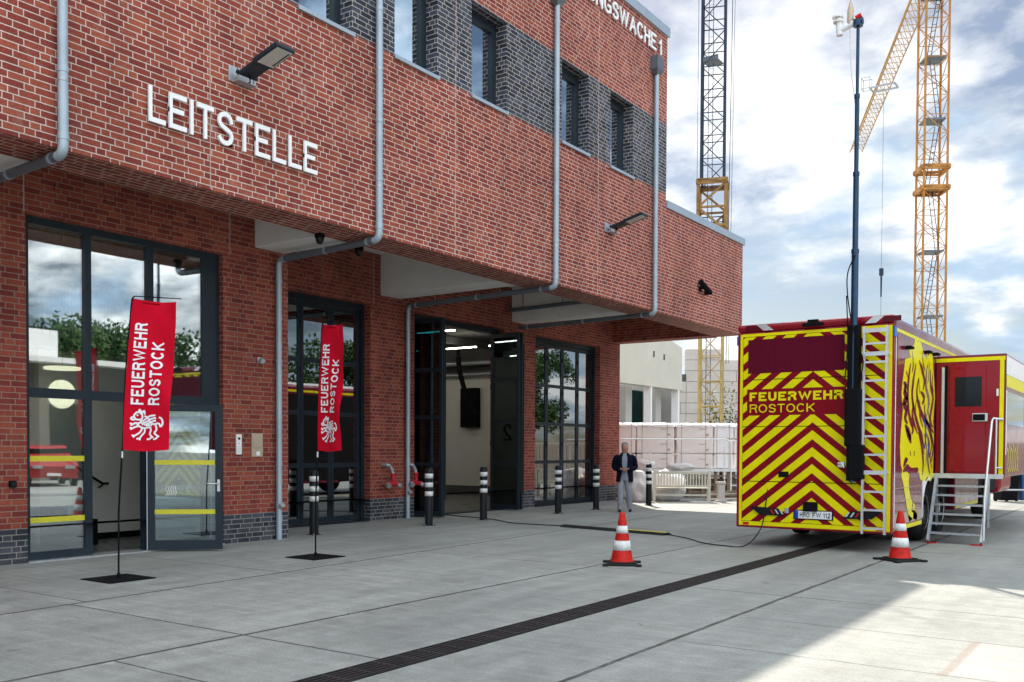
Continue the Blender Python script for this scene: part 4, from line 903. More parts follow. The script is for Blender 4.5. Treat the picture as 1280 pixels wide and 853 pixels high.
b = MB(); b.tube([(MX-.06, MY, 8.0), (MX-.27, MY, 7.93)], .045, 10); b.tube([(MX-.27, MY, 7.86), (MX-.29, MY, 8.12)], .05, 12); b.tube([(MX-.30, MY, 8.13), (MX-.30, MY, 8.15)], .085, 14); b.tube([(MX-.29, MY, 8.06), (MX-.29, MY, 8.075)], .08, 14); b.build('weather_sensor', 'white', TR)
b = MB(); b.tube([(MX-.12, MY, 7.98), (MX-.115, MY, 8.2), (MX-.115, MY, 8.32)], .04, 10, rad=[.045, .05, .02]); b.tube([(MX-.115, MY, 8.3), (MX-.11, MY, 8.75)], .008, 6); b.build('antenna', 'beige', TR)
b = MB(); b.tube(smoothpath([(MX-.12, MY, 7.93), (MX-.09, MY, 7.3), (MX-.03, MY, 6.8)]), .01, 6); b.build('antenna_cable', 'white', TR)
# ladder
b = MB()
for xx in (-3.80, -3.475): b.box(xx-.016, xx+.016, RY-.16, RY-.11, .30, 3.42)
ld = b.build('ladder', 'alu', TR)
for k in range(11): b = MB(); b.box(-3.784, -3.491, RY-.155, RY-.12, .37+k*.278, .40+k*.278); b.build('rung', 'alu', ld)
b = MB()
for z in (1.20, 3.33, 2.98): b.box(-3.825, -3.45, RY-.165, RY-.155, z, z+.06)
for z in (1.22, 3.0):
    for xx in (-3.80, -3.475): b.box(xx-.02, xx+.02, RY-.11, RY-.02, z, z+.04)
b.build('ladder_holder', 'alu', ld)
# wheels
def wheel(y, x=-3.62):
    b = MB(); prof = [(.20, -.14), (.44, -.14), (.49, -.10), (.50, 0), (.49, .10), (.44, .14), (.20, .14)]
    mt = Matrix.Translation((x, y, .50)) @ Matrix.Rotation(R(90), 4, 'Y')
    m = MB(); m.lathe(prof, (0, 0, 0), 30); m.v = [mt@v for v in m.v]; wo = m.build('wheel', 'tyre', TR)
    m = MB(); m.lathe([(.0, .02), (.07, .02), (.09, .10), (.16, .10), (.25, .03), (.27, .13), (.29, .145)], (0, 0, 0), 24); m.v = [mt@v for v in m.v]; m.build('rim', 'alu', wo)
for y in (17.55, 18.95, 24.3): wheel(y); wheel(y, -5.62)
b = MB(); pts = [(16.93, .45), (16.93, 1.05), (17.5, 1.05)]+[(17.55+.62*math.cos(a), .5+.62*math.sin(a)) for a in [R(v) for v in (95, 115, 135, 155, 175, 185)]]
b.poly([(p[0], p[1]) for p in pts], (TX1-.01, 0, 0), (0, 1, 0), (0, 0, 1), .02, (1, 0, 0)); b.build('wheel_arch', 'white', TR)
# side trims
b = MB(); b.box(TX1, TX1+.004, RY+.08, 26.3, 3.36, 3.41); b.box(TX1, TX1+.004, RY+.10, 16.9, .335, .40); b.box(TX1-.001, TX1+.003, 20, 22.5, .44, .52); b.build('side_stripe', 'yellow', TR)
b = MB(); b.box(TX1, TX1+.006, 14.93, 14.96, .4, 3.36); b.build('corner_trim', 'white', TR)
b = MB(); b.box(TX1, TX1+.004, 15.02, 15.10, 1.5, 3.3); b.build('side_slot', 'red', TR)
for y, z in ((15.55, 3.15), (16.95, 3.2), (17.6, 3.22)):
    b = MB(); b.box(TX1, TX1+.09, y, y+.22, z, z+.045, bev=.01); b.build('side_lamp', 'black', TR)
# heraldic griffin on the side
b = MB(); S1 = (TX1, 0, 0); uy_, uz_, nx_ = (0, 1, 0), (0, 0, 1), (1, 0, 0)
def sp_(pts, ws, z=.004): b.ribbon(pts, ws, S1, uy_, uz_, z, nx_)
def pg(pts, th=.003): b.poly(pts, S1, uy_, uz_, th, nx_)
pg([(15.56, 2.99), (15.92, 3.04), (15.81, 3.12), (15.91, 3.18), (16.33, 3.33), (16.61, 3.37), (16.73, 3.28), (16.89, 3.15), (17.09, 3.15), (17.12, 3.24), (17.27, 3.17), (17.45, 3.29), (17.62, 3.18), (17.66, 2.98), (17.77, 2.75), (17.84, 2.49), (17.77, 2.28), (17.72, 2.07), (17.8, 1.86), (17.82, 1.63), (17.77, 1.37), (17.77, 1.11), (17.55, 1.03), (17.32, 1.12), (17.06, 1.03), (16.76, 1.08), (16.64, 1.2), (16.25, 1.22), (15.93, 1.17), (15.91, 1.07), (15.94, 0.95), (16.06, 0.8), (16.34, 0.65), (16.57, 0.49), (16.52, 0.42), (16.24, 0.46), (15.98, 0.42), (15.86, 0.57), (15.69, 0.82), (15.52, 1.06), (15.4, 1.16), (15.46, 1.25), (15.36, 1.34), (15.29, 1.62), (15.33, 1.85), (15.37, 1.96), (15.45, 2.19), (15.34, 2.42), (15.38, 2.58), (15.47, 2.77)])
for p_ in ([(16.9, 1.15), (17.05, .98)], [(16.2, 3.25), (16.25, 3.35), (16.45, 3.38)], [(16.0, .75), (16.4, .62)], [(15.9, .6), (16.25, .5)]): sp_(p_, [.05, .05, .02][:len(p_)], .0034)
b.build('griffin_print', 'yellow', TR)
b = MB()
for p_ in [[(15.92, 2.95), (15.78, 2.68), (15.75, 2.39), (15.87, 2.11), (16.15, 1.93), (16.05, 1.83)], [(16.3, 2.98), (16.1, 2.65), (16.06, 2.41), (16.3, 2.13), (16.71, 1.84), (17.02, 1.61)], [(16.52, 3.04), (16.75, 2.91), (16.94, 2.75), (16.86, 2.57)], [(16.48, 2.72), (16.39, 2.47), (16.74, 2.19), (17.36, 1.95), (17.64, 1.78)], [(17.18, 3.02), (17.06, 2.68), (17.32, 2.42), (17.16, 2.15)], [(17.44, 2.96), (17.45, 2.68), (17.67, 2.48), (17.46, 2.16), (17.6, 2.01)], [(16.97, 2.35), (17.1, 2.1), (17.74, 1.88)], [(16.18, 2.32), (16.08, 2.12), (16.48, 1.84)], [(15.43, 2.61), (15.63, 2.57), (15.49, 2.47), (15.7, 2.39), (15.45, 2.29), (15.71, 2.2), (15.56, 2.08), (15.77, 1.99)], [(15.57, 1.96), (15.83, 1.87), (16.0, 1.73), (15.78, 1.83), (15.62, 1.92)], [(16.66, 2.54), (16.96, 2.45), (16.79, 2.34)], [(16.54, 1.87), (16.8, 1.65), (16.94, 1.38), (16.91, 1.15)], [(17.12, 1.88), (17.4, 1.68), (17.3, 1.42), (17.51, 1.14)], [(17.51, 1.89), (17.75, 1.63), (17.58, 1.37)], [(15.51, 1.31), (15.63, 1.39), (15.81, 1.43)], [(15.49, 1.24), (15.77, 1.29), (16.03, 1.23), (16.41, 1.23), (16.58, 1.26)], [(15.98, 1.56), (15.98, 1.48)], [(16.26, 1.56), (16.26, 1.48)], [(16.22, 0.8), (16.18, 0.61)], [(16.39, 0.72), (16.38, 0.55)]]:
    b.ribbon(p_, [.018]+[.062]*(len(p_)-2)+[.018] if len(p_) > 2 else [.028, .028], S1, uy_, uz_, .006, nx_)
for p_ in ([(16.0, 3.15), (16.1, 2.95), (16.0, 2.8)], [(16.75, 3.2), (16.85, 3.0), (17.0, 2.9)], [(17.3, 3.1), (17.3, 2.85), (17.2, 2.7)], [(17.6, 2.9), (17.58, 2.7), (17.7, 2.6)], [(15.62, 2.8), (15.75, 2.7)], [(16.35, 2.4), (16.3, 2.15), (16.5, 1.98)], [(16.62, 2.4), (16.62, 2.15), (16.9, 1.95)], [(17.25, 2.3), (17.45, 2.05), (17.7, 1.98)], [(17.0, 1.85), (17.2, 1.6), (17.15, 1.3)], [(17.35, 1.9), (17.6, 1.7), (17.5, 1.45), (17.65, 1.25)], [(16.6, 1.95), (16.85, 1.8), (17.0, 1.5)], [(16.5, 2.75), (16.6, 2.5)], [(17.2, 2.55), (17.4, 2.35)]):
    b.ribbon(p_, [.01]+[.036]*(len(p_)-2)+[.01] if len(p_) > 2 else [.03, .008], S1, uy_, uz_, .0065, nx_)
b.build('griffin_outline', 'purple', TR)
b = MB(); b.ribbon([(16.95, 2.1), (17.1, 1.9), (17.05, 1.6)], .035, S1, uy_, uz_, .009, nx_); b.ribbon([(17.3, 1.7), (17.45, 1.45)], .03, S1, uy_, uz_, .009, nx_); b.build('griffin_detail', 'eublue', TR)
b = MB()
for z in (.62, .78, .98): b.box(TX1, TX1+.005, 15.0, 16.9, z, z+.008)
b.box(TX1, TX1+.003, 15.0, 16.9, .42, .60); b.build('lower_side_panel', 'beige', TR)
# slide-out with its door
SO = bpy.data.objects.new('slide_out', None); COL.objects.link(SO); SO.parent = TR; SO.location = (1.7, -.1, 0)
SY, SX0, SX1, SZ0, SZ1 = 17.90, -3.395, -2.29, 1.12, 3.22
b = MB(); b.box(SX0, SX1, SY, 24.2, SZ0, SZ1, bev=.012); b.build('box', 'purple', SO)
b = MB(); b.box(SX0+.01, SX1-.05, SY-.012, SY+.0, SZ0+.02, SZ1-.03); b.build('rear_panel', 'redbright', SO)
b = MB(); b.box(SX0, SX1-.015, SY-.02, SY-.0125, SZ1-.11, SZ1-.045); b.box(SX1-.095, SX1-.03, SY-.02, SY-.0125, SZ0+.03, SZ1-.11); b.build('yellow_border', 'yellow', SO)
b = MB(); b.box(-3.17, SX1-.30, SY-.035, SY-.0125, SZ0+.08, SZ1-.19, bev=.01); do = b.build('door', 'redbright', SO)
b = MB(); b.box(-3.10+.02, -2.66, SY-.042, SY-.0355, 2.33, 2.84, bev=.004); b.build('window', 'cardark', do)
b = MB(); b.box(-2.80, -2.56, SY-.05, SY-.0355, 2.07, 2.21, bev=.005); b.build('lock_plate', 'alu', do)
b = MB(); b.box(-2.79, -2.60, SY-.056, SY-.0505, 2.085, 2.195, bev=.003); b.build('handle', 'black', do)
b = MB(); b.box(-3.24, -3.205, SY-.05, SY-.0125, SZ0+.05, SZ1-.17); b.build('door_gap', 'black', SO)
b = MB(); b.box(-3.29, -3.245, SY-.06, SY-.0125, SZ0+.05, SZ1-.20); b.build('door_post', 'alu', SO)
b = MB(); b.box(-2.43, -2.40, SY-.05, SY-.02, 2.50, 2.62); b.build('lamp', 'white', SO)
b = MB(); b.box(SX1, SX1+.004, SY+.03, 24.1, 2.66, 2.86); b.build('side_stripe', 'yellow', SO)
b = MB(); b.box(SX1, SX1+.006, SY+.12, 20.2, 2.02, 2.58); b.build('side_window', 'glass', SO)
b = MB(); b.box(SX1, SX1+.002, SY+.02, 24.1, 2.87, 3.18); b.box(SX1, SX1+.0021, SY+.02, 18.0+.02, 1.5, 2.6); b.build('side_light_film', 'wrap', SO)
b = MB()
for k in range(6): b.ribbon([(18.1+k*.25, 1.62+.05*(k % 2)), (18.25+k*.25, 1.52), (18.2+k*.25, 1.3), (18.35+k*.25, 1.2)], [.02, .03, .03, .01], (SX1, 0, 0), uy_, uz_, .004, nx_)
b.build('side_ornament', 'manifest', SO)
# cab beyond
b = MB(); b.box(-5.75, -3.5, 26.6, 28.6, .5, 2.9, bev=.15); b.build('cab', 'red', TR)

# ------------------------------------------------------------------ stairs
t = thing('access_stairs', (-2.9, 17.5, 0), 'grey metal stairs with one handrail leading up to the truck door', 'stairs')
sx0, sx1 = -3.34, -2.52; fy, ty = 17.12, 17.80; zt = 1.12
for xx in (sx0, sx1):
    o = MB(); o.bar((xx, fy, .03), (xx, ty, zt), .035, .11); o.bar((xx, ty+.03, zt), (xx, ty+.03, .25), .03, .03); o.build('stringer', 'galv', t)
for k in range(6):
    z = .17+k*.158; y = fy+.06+(ty-fy)*(z/zt)*.93
    o = MB(); o.box(sx0+.02, sx1-.02, y-.09, y+.11, z-.018, z+.012); o.build('tread', 'galv', t)
o = MB(); o.box(sx0-.06, sx1+.22, ty-.02, SY-.03, zt, zt+.045); o.box(sx0-.06, sx1+.22, ty-.03, ty-.02, zt-.03, zt+.05); o.build('platform', 'alu', t)
o = MB(); o.tube([(sx1+.03, fy+.02, .08), (sx1+.03, fy+.05, .75), (sx1+.04, ty-.05, 2.06), (sx1+.05, ty+.02, 2.12), (sx1+.20, ty+.06, 2.10)], .02, 8); o.tube([(sx1+.10, ty+.02, 2.10), (sx1+.10, ty+.02, zt)], .018, 8); o.tube([(sx1+.10, ty+.02, 1.28), (sx1+.2, ty+.05, 1.28)], .014, 8); o.build('handrail', 'alu', t)
o = MB(); o.box(sx0-.02, sx0+.14, fy-.04, fy+.03, 0, .02); o.box(sx1-.16, sx1+.02, fy-.04, fy+.03, 0, .02); o.build('foot', 'lampred', t)

# ================================================================== CRANES
def lattice(mb, base, top, side, n, w=.09, ux=(1, 0, 0), uy=(0, 1, 0), diag=True, wd=.045, half=0):
    base = Vector(base); top = Vector(top); ux = Vector(ux)*side/2; uy = Vector(uy)*side/2
    cs = [(-1, -1), (1, -1), (1, 1), (-1, 1)]
    P = lambda k, f: base.lerp(top, f)+ux*cs[k % 4][0]+uy*cs[k % 4][1]
    for k in range(4): mb.bar(P(k, 0), P(k, 1), w)
    for i in range(n):
        f0, f1 = i/n, (i+1)/n
        for k in range(4):
            mb.bar(P(k, f0), P(k+1, f0), wd)
            if (i+k) % 2: mb.bar(P(k, f0), P(k+1, f1), wd)
            else: mb.bar(P(k+1, f0), P(k, f1), wd)
    for k in range(4): mb.bar(P(k, 1), P(k+1, 1), wd)
def rotv(a): return (math.cos(a), math.sin(a), 0), (-math.sin(a), math.cos(a), 0)
# crane A
CA = Vector((-19.3, 45.4, 0)); t = thing('tower_crane', CA, 'tower crane mast, blue grey above and yellow below, rising behind the building corner', 'crane', None)
ux, uy = rotv(R(20))
o = MB(); lattice(o, CA, CA+Vector((0, 0, 7.6)), 1.12, 6, .10, ux, uy, wd=.05); o.build('lower_mast', 'paleyellow', t)
o = MB(); lattice(o, CA+Vector((0, 0, 7.6)), CA+Vector((0, 0, 13.3)), 1.12, 5, .08, ux, uy, wd=.045); o.build('mast_section', 'bluecrane', t)
o = MB(); lattice(o, CA+Vector((0, 0, 12.6)), CA+Vector((0, 0, 15.0)), 1.36, 2, .13, ux, uy, wd=.10)
for z in (12.7, 15.0): lattice(o, CA+Vector((0, 0, z)), CA+Vector((0, 0, z+.16)), 1.45, 1, .12, ux, uy, wd=.12)
o.build('climbing_frame', 'darkbrown', t)
o = MB(); lattice(o, CA+Vector((0, 0, 15.1)), CA+Vector((0, 0, 38)), 1.12, 20, .085, ux, uy, wd=.04); o.build('mast_section', 'bluecrane', t)
for z in (21.2, 28.0, 34.5): o = MB(); o.box(CA.x-.45, CA.x+.35, CA.y-.4, CA.y+.4, z, z+.06); o.box(CA.x-.5, CA.x+.4, CA.y-.45, CA.y-.38, z, z+.22); o.build('platform', 'zincdark', t)
o = MB()
for dx in (-.12, .12): o.tube([CA+Vector((dx-.2, .1, 1)), CA+Vector((dx-.2, .1, 38))], .018, 5)
for k in range(90): o.tube([CA+Vector((-.32, .1, 1+k*.4)), CA+Vector((-.08, .1, 1+k*.4))], .010, 4)
o.build('ladder', 'bluecrane', t)
o = MB(); o.tube([CA+Vector((.85, .62, 38)), CA+Vector((.62, .45, 6))], .018, 5); o.tube([CA+Vector((.95, .7, 38)), CA+Vector((.72, .52, 6))], .012, 5); o.tube([CA+Vector((-.62, -.45, 38)), CA+Vector((-.66, -.45, 15))], .012, 5); o.build('cable', 'bluecrane', t)
o = MB(); o.box(CA.x-1.6, CA.x+1.6, CA.y-1.6, CA.y+1.6, .0, .9, bev=.04); o.build('ballast', 'concgrey', t)
# crane B with its long jib
CB = Vector((-12.75, 64.9, 0)); t = thing('tower_crane', CB, 'yellow tower crane right of the truck mast, its jib reaching away into the sky', 'crane', None)
ux, uy = rotv(R(30))
o = MB(); lattice(o, CB, CB+Vector((0, 0, 36)), 1.42, 30, .12, ux, uy, wd=.036); o.build('mast', 'yellowcrane', t)
for z in (10.1, 14.2, 18.3, 22.5, 26.4, 30.4): o = MB(); o.box(-.62, .62, -.62, .62, z, z+.10, mtx=Matrix.Translation(CB)@Matrix.Rotation(R(30), 4, 'Z')); o.box(-.8, .8, -.82, -.72, z+.12, z+.42, mtx=Matrix.Translation(CB)@Matrix.Rotation(R(30), 4, 'Z')) if False else None; o.build('platform', 'zincdark', t)
for z in (18.1, 19.4): o = MB(); lattice(o, CB+Vector((0, 0, z)), CB+Vector((0, 0, z+.2)), 1.62, 1, .16, ux, uy, wd=.12); o.build('mast_collar', 'yellowcrane', t)
o = MB()
for k in range(7):
    a = CB+Vector((-.45 if k % 2 else .3, 0, 6+4.05*k)); c = CB+Vector((.15 if k % 2 else -.2, 0, 10.05+4.05*k))
    o.bar(a+Vector((0, 0, 0)), c, .04); o.bar(a+Vector((.22, .1, 0)), c+Vector((.22, .1, 0)), .04)
    for j in range(10): f = j/10; p = a.lerp(c, f); o.bar(p, p+Vector((.22, .1, 0)), .025)
o.build('ladder', 'bluecrane', t)
tip = Vector((-26.9, 99.9, 32.2)); root = Vector((-12.75, 64.9, 32.6)); d = (tip-root).normalized(); sd_ = Vector((d.y, -d.x, 0)).normalized()
o = MB(); n = 34; hh = 1.5
A = [root.lerp(tip, i/n) for i in range(n+1)]
o.bar(A[0]+sd_*.6, A[-1]+sd_*.6, .08); o.bar(A[0]-sd_*.6, A[-1]-sd_*.6, .08); o.bar(A[0]+Vector((0, 0, hh)), A[-1]+Vector((0, 0, hh*.6)), .08)
for i in range(n):
    tz = Vector((0, 0, hh)) if i % 1 == 0 else 0; m_ = (A[i]+A[i+1])/2+Vector((0, 0, hh*(1-.4*i/n)))
    for sg in (1, -1): o.bar(A[i]+sd_*.6*sg, m_, .035); o.bar(A[i+1]+sd_*.6*sg, m_, .035)
    o.bar(A[i]-sd_*.6, A[i]+sd_*.6, .04)
o.build('jib', 'jibhazed', t)
tr_ = root.lerp(tip, .53)
o = MB(); mq = Matrix.Translation(tr_)
for yy in (-.6, .6): o.bar(mq@Vector((-1.0, yy, -.25)), mq@Vector((1.0, yy, -.25)), .12)
for xx in (-1.0, 1.0): o.bar(mq@Vector((xx, -.6, -.25)), mq@Vector((xx, .6, -.25)), .12)
for a_, b_ in (((-1.7, -.6), (-1.0, -.6)), ((-1.7, .1), (-1.0, .1)), ((-1.7, -.6), (-1.7, .1))):
    for zz in (-.2, .7): o.bar(mq@Vector((*a_, zz)), mq@Vector((*b_, zz)), .05)
for xx, yy in ((-1.7, -.6), (-1.7, .1), (-1.0, -.6), (-1.0, .1)): o.bar(mq@Vector((xx, yy, -.2)), mq@Vector((xx, yy, .7)), .05)
tro = o.build('trolley', 'galv', t)
o = MB(); o.tube([tr_+Vector((0, 0, -.3)), (tr_.x, tr_.y, 17)], .014, 5); o.tube([(tr_.x, tr_.y, 14.6), (tr_.x, tr_.y, 9.5)], .014, 5); o.build('hoist_rope', 'bluecrane', t)
o = MB(); o.tube([(tr_.x, tr_.y, 17), (tr_.x, tr_.y, 14.6)], .13, 8, rad=[.09, .06]); o.box(tr_.x-.16, tr_.x+.16, tr_.y-.1, tr_.y+.1, 16.4, 17.0); o.build('hook_block', 'bluecrane', t)

# ================================================================== CONSTRUCTION YARD BEHIND
def rotm(x, y, a=34.9, z=0): return Matrix.Translation((x, y, z)) @ Matrix.Rotation(R(a), 4, 'Z')
t = thing('concrete_building', (-18, 40, 0), 'pale precast concrete shell building with open bays behind the fire station', 'building')
X = -18
o = MB(); pts = [(31, 4.25), (39.1, 4.25), (39.1, 6.13), (36.6, 6.62), (31, 6.62)]; o.poly(pts, (X-.4, 0, 0), (0, 1, 0), (0, 0, 1), .4, (1, 0, 0)); o.build('upper_wall', 'concrete', t)
for y in (33.18, 36.05, 38.75): o = MB(); o.box(X-.35, X-.02, y, y+.13, 0, 4.25); o.build('column', 'white', t)
for y in (35.1, 37.9): o = MB(); o.box(X-1.2, X-.7, y, y+.55, 0, 4.25); o.build('pier', 'concgrey', t)
o = MB(); o.box(X-2.0, X-1.9, 31, 39, 0, 4.25); o.build('green_net', 'greenglass', t)
o = MB(); o.box(X-6, X-2.1, 31, 39.1, 4.2, 4.3); o.box(X-6, X-.4, 39.0, 39.2, 0, 5.9); o.build('slab', 'concgrey', t)
o = MB(); o.box(X, X+.02, 36.2, 36.32, 5.5, 5.75); o.box(X, X+.02, 37.2, 37.32, 5.45, 5.7); o.build('wall_slot', 'indark', t)
t = thing('block_wall', (-17, 44, 0), 'pale wall of large stacked blocks behind the crane foot', 'wall')
wm = rotm(-math.sin(YAW)*53, math.cos(YAW)*53); o = MB()
# heights step like a wall under construction
for x0_, x1_, h_ in ((8.2, 9.7, 5.9), (9.7, 11.6, 7.2), (11.6, 13.2, 6.6)):
    for r_ in range(int(h_/.6)):
        xx = x0_-.3*(r_ % 2)
        while xx < x1_-.05: a_ = max(xx, x0_)+.012; b_ = min(xx+1.2, x1_)-.012; (o.box(a_, b_, -.3, .3, r_*.6+.012, r_*.6+.588, mtx=wm) if b_ > a_+.1 else None); xx += 1.2
o.build('blocks', 'block', t)
o = MB(); o.box(8.2, 13.2, -.25, .25, 0, 5.8, mtx=wm); o.build('joint_core', 'indark', t)
t = thing('steel_stair_tower', (-16.9, 47, 0), 'dark narrow steel ladder tower between crane and truck', 'scaffold')
o = MB(); lattice(o, (-17.2, 46, 0), (-17.2, 46, 6.6), .55, 9, .07, *rotv(R(30)), wd=.05); o.build('frame', 'bluecrane', t)
o = MB(); o.box(-18.0, -16.4, 45.9, 46.05, 4.7, 4.85); o.build('arm', 'galv', t)
# wrapped stacks
GW = 'film wrapped stacks of building boards behind the bench'
def stack(u, dep_, w_, label, h0=.95, h1=2.42, m='carton'):
    c = Vector((-math.sin(YAW)*dep_+math.cos(YAW)*u, math.cos(YAW)*dep_+math.sin(YAW)*u, 0))
    mt = rotm(c.x, c.y); t = thing('wrapped_stack', c, label, 'pallet stack', GW)
    n = 3; hh = (h1-h0)/n
    for k in range(n):
        j = random.uniform(-.015, .015); o = MB(); o.box(-w_/2+j, w_/2+j, 0, 1.1, h0+k*hh+.012, h0+(k+1)*hh-.012, mtx=mt, bev=.035); o.build('board_bundle', m, t)
    o = MB(); nx_, ny_ = 16, 6; vs = []
    for j in range(ny_+1):
        for i in range(nx_+1):
            x = -w_/2-.02+(w_+.04)*i/nx_; y = -.03+1.16*j/ny_; z = h1+.015+.035*random.random(); 
            if j == 0: z = h1-.05-.06*random.random()
            vs.append(mt@Vector((x, y if j else -.035, z)))
    o.add(vs, [(j*(nx_+1)+i, j*(nx_+1)+i+1, (j+1)*(nx_+1)+i+1, (j+1)*(nx_+1)+i) for j in range(ny_) for i in range(nx_)], True); o.build('film_cover', 'white', t)
    o = MB()
    for fx in (-.36, .30): o.box(fx*w_-.012, fx*w_+.012, -.006, -.001, h0, h1, mtx=mt)
    o.build('strap', 'beige', t)
    o = MB()
    for k in range(n):
        if w_ > 1: o.box(w_*.12, w_*.32, -.0045, -.001, h0+k*hh+hh*.62, h0+k*hh+hh*.67, mtx=mt); o.box(w_*.30, w_*.38, -.0045, -.001, h0+k*hh+hh*.2, h0+k*hh+hh*.34, mtx=mt)
    o.build('print', 'beige', t)
stack(3.65+.05, 31, .74, 'wrapped board stack nearest the brick pier, cut by the wall end'); stack(4.72, 31, 1.24, 'wrapped board stack second from the left, behind the free bollard'); stack(6.0, 31, 1.2, 'wrapped board stack third from the left, above the bench'); stack(7.0, 31.2, .62, 'narrow greyish wrapped stack next to the truck', m='wrap'); stack(7.75, 31.6, .6, 'pink wrapped stack partly hidden by the truck')
t = thing('timber_pallet_rack', (-14, 30, 0), 'low dark rack of pallets and iron parts under the wrapped stacks', 'rack')
mt = rotm(-math.sin(YAW)*31, math.cos(YAW)*31)
o = MB(); o.box(3.2, 8.1, -.05, 1.3, .86, .95, mtx=mt); o.build('top_deck', 'white', t)
o = MB()
for k in range(12): x = 3.3+k*.42; o.box(x, x+.1, 0, .1, 0, .86, mtx=mt); o.box(x, x+.1, 1.1, 1.2, 0, .86, mtx=mt)
o.box(3.2, 8.1, 0.3, 1.2, 0, .6, mtx=mt)
for z in (.15, .4, .68): o.box(3.2, 8.1, .02, .08, z, z+.06, mtx=mt)
o.build('posts', 'palletwood', t)
# loose film bags
def lumps(name, label, cen, rad, m, sq=(1, 1, .7)):
    o = MB(); bm = bmesh.new(); bmesh.ops.create_icosphere(bm, subdivisions=4, radius=1); 
    from mathutils import noise as mn
    vs = []
    for v in bm.verts:
        d = v.co.normalized(); k = 1+.28*mn.noise(d*1.8+Vector(cen))+.12*mn.noise(d*5+Vector(cen)); p = Vector((d.x*rad*sq[0]*k, d.y*rad*sq[1]*k, max(d.z*rad*sq[2]*k+rad*sq[2]*.8, .0))); vs.append(Vector(cen)+p)
    fs = [tuple(v.index for v in f.verts) for f in bm.faces]; bm.free(); o.add(vs, fs, True); return tag(o.build(name, m), label, 'bag')
def cp(u, v, D): return Vector((-math.sin(YAW)*D+math.cos(YAW)*u, math.cos(YAW)*D+math.sin(YAW)*u, v))
lumps('film_bag', 'bulging pinkish white bag between the man and the free bollard', cp(3.75, 0, 28.5), .50, 'carton', (1, .6, 1.05)); lumps('film_bag', 'crumpled white film heap left of the bench', cp(4.75, 0, 29.2), .55, 'wrap', (1.2, .6, .95)); lumps('film_bag', 'loose white film on the rack edge above the bench', cp(5.5, .90, 30.8), .22, 'white', (2.2, .6, .6))
lumps('film_bag', 'loose white film behind the top of the free bollard', cp(4.3, .90, 30.8), .25, 'white', (1.7, .6, .8))
# bench
bc = cp(5.1, 0, 28.3); t = thing('garden_bench', bc, 'pale slatted wooden bench in the sun before the wrapped stacks', 'bench')
mt = rotm(bc.x, bc.y, 28)
o = MB(); o.box(-.85, .85, -.05, .0, .84, .92, mtx=mt); o.box(-.85, .85, -.05, .0, .44, .50, mtx=mt)
for k in range(19): x = -.80+k*.0865; o.box(x, x+.042, -.04, -.012, .50, .84, mtx=mt)
o.build('backrest', 'wood', t)
o = MB()
for k in range(6): o.box(-.85, .85, .02+k*.075, .08+k*.075, .40, .425, mtx=mt)
o.build('seat', 'wood', t)
for x in (-.85, .78):
    for y0_, z1 in ((-.07, .95), (.40, .62)): o = MB(); o.box(x, x+.075, y0_, y0_+.07, 0, z1, mtx=mt); o.build('leg', 'wood', t)
    o = MB(); o.box(x, x+.075, 0, .46, .62, .655, mtx=mt); o.build('armrest', 'wood', t)
o = MB(); o.box(-.8, .8, -.045, -.015, .18, .24, mtx=mt); o.build('stretcher', 'wood', t)
# fence
fc = cp(5.2, 0, 29.6); t = thing('site_fence', fc, 'galvanised tubular construction fence running behind the bench', 'fence')
mt = rotm(fc.x, fc.y)
o = MB(); o.tube([mt@Vector(p) for p in ((-1.9, 0, 1.9), (1.5, 0, 1.9), (1.62, 0, 1.85), (1.68, 0, 1.75), (1.68, 0, .15))], .024, 8); o.tube([mt@Vector(p) for p in ((1.5, .1, .12), (1.5, .1, 1.7))], .02, 8); o.tube([mt@Vector(p) for p in ((1.0, 0, .14), (2.5, 0, .14))], .02, 8)
o.tube([mt@Vector(p) for p in ((1.7, .05, .9), (2.6, .05, .9))], .02, 8); o.tube([mt@Vector(p) for p in ((1.7, .05, .45), (2.6, .05, .45))], .02, 8); o.build('tube_frame', 'white', t)
o = MB()
for k in range(12): x = 1.75+k*.1; o.tube([mt@Vector((x, .02, .15)), mt@Vector((x, .02, 1.0))], .006, 5)
o.build('mesh_wires', 'galv', t)
t = thing('stone_planter', cp(6.28, 0, 28.3), 'small pale stone pillar right of the bench', 'pillar')
c = cp(6.28, 0, 28.3); mt = rotm(c.x, c.y); o = MB(); o.box(-.10, .10, -.1, .1, .05, .55, mtx=mt, bev=.015); o.build('shaft', 'block', t); o = MB(); o.box(-.14, .14, -.14, .14, .0, .06, mtx=mt, bev=.01); o.build('foot', 'block', t); o = MB(); o.box(-.13, .13, -.13, .13, .55, .62, mtx=mt, bev=.01); o.build('cap', 'block', t)
def plank_pile(u, D, a, n, label):
    c = cp(u, 0, D); mt = rotm(c.x, c.y, a); t = thing('plank_pile', c, label, 'planks')
    for k in range(n): y = random.uniform(-.05, .05); o = MB(); o.box(-.9+y, .9+y, -.12+.03*(k % 2), .12+.03*(k % 2), .02+k*.055, .068+k*.055, mtx=mt); o.build('plank', 'palletwood' if k % 3 else 'wood', t)
plank_pile(3.2, 29.4, 20, 6, 'low pile of timber planks at the foot of the wrapped stacks by the pier'); plank_pile(6.9, 29.6, 60, 5, 'low pile of timber planks beside the rear of the truck')
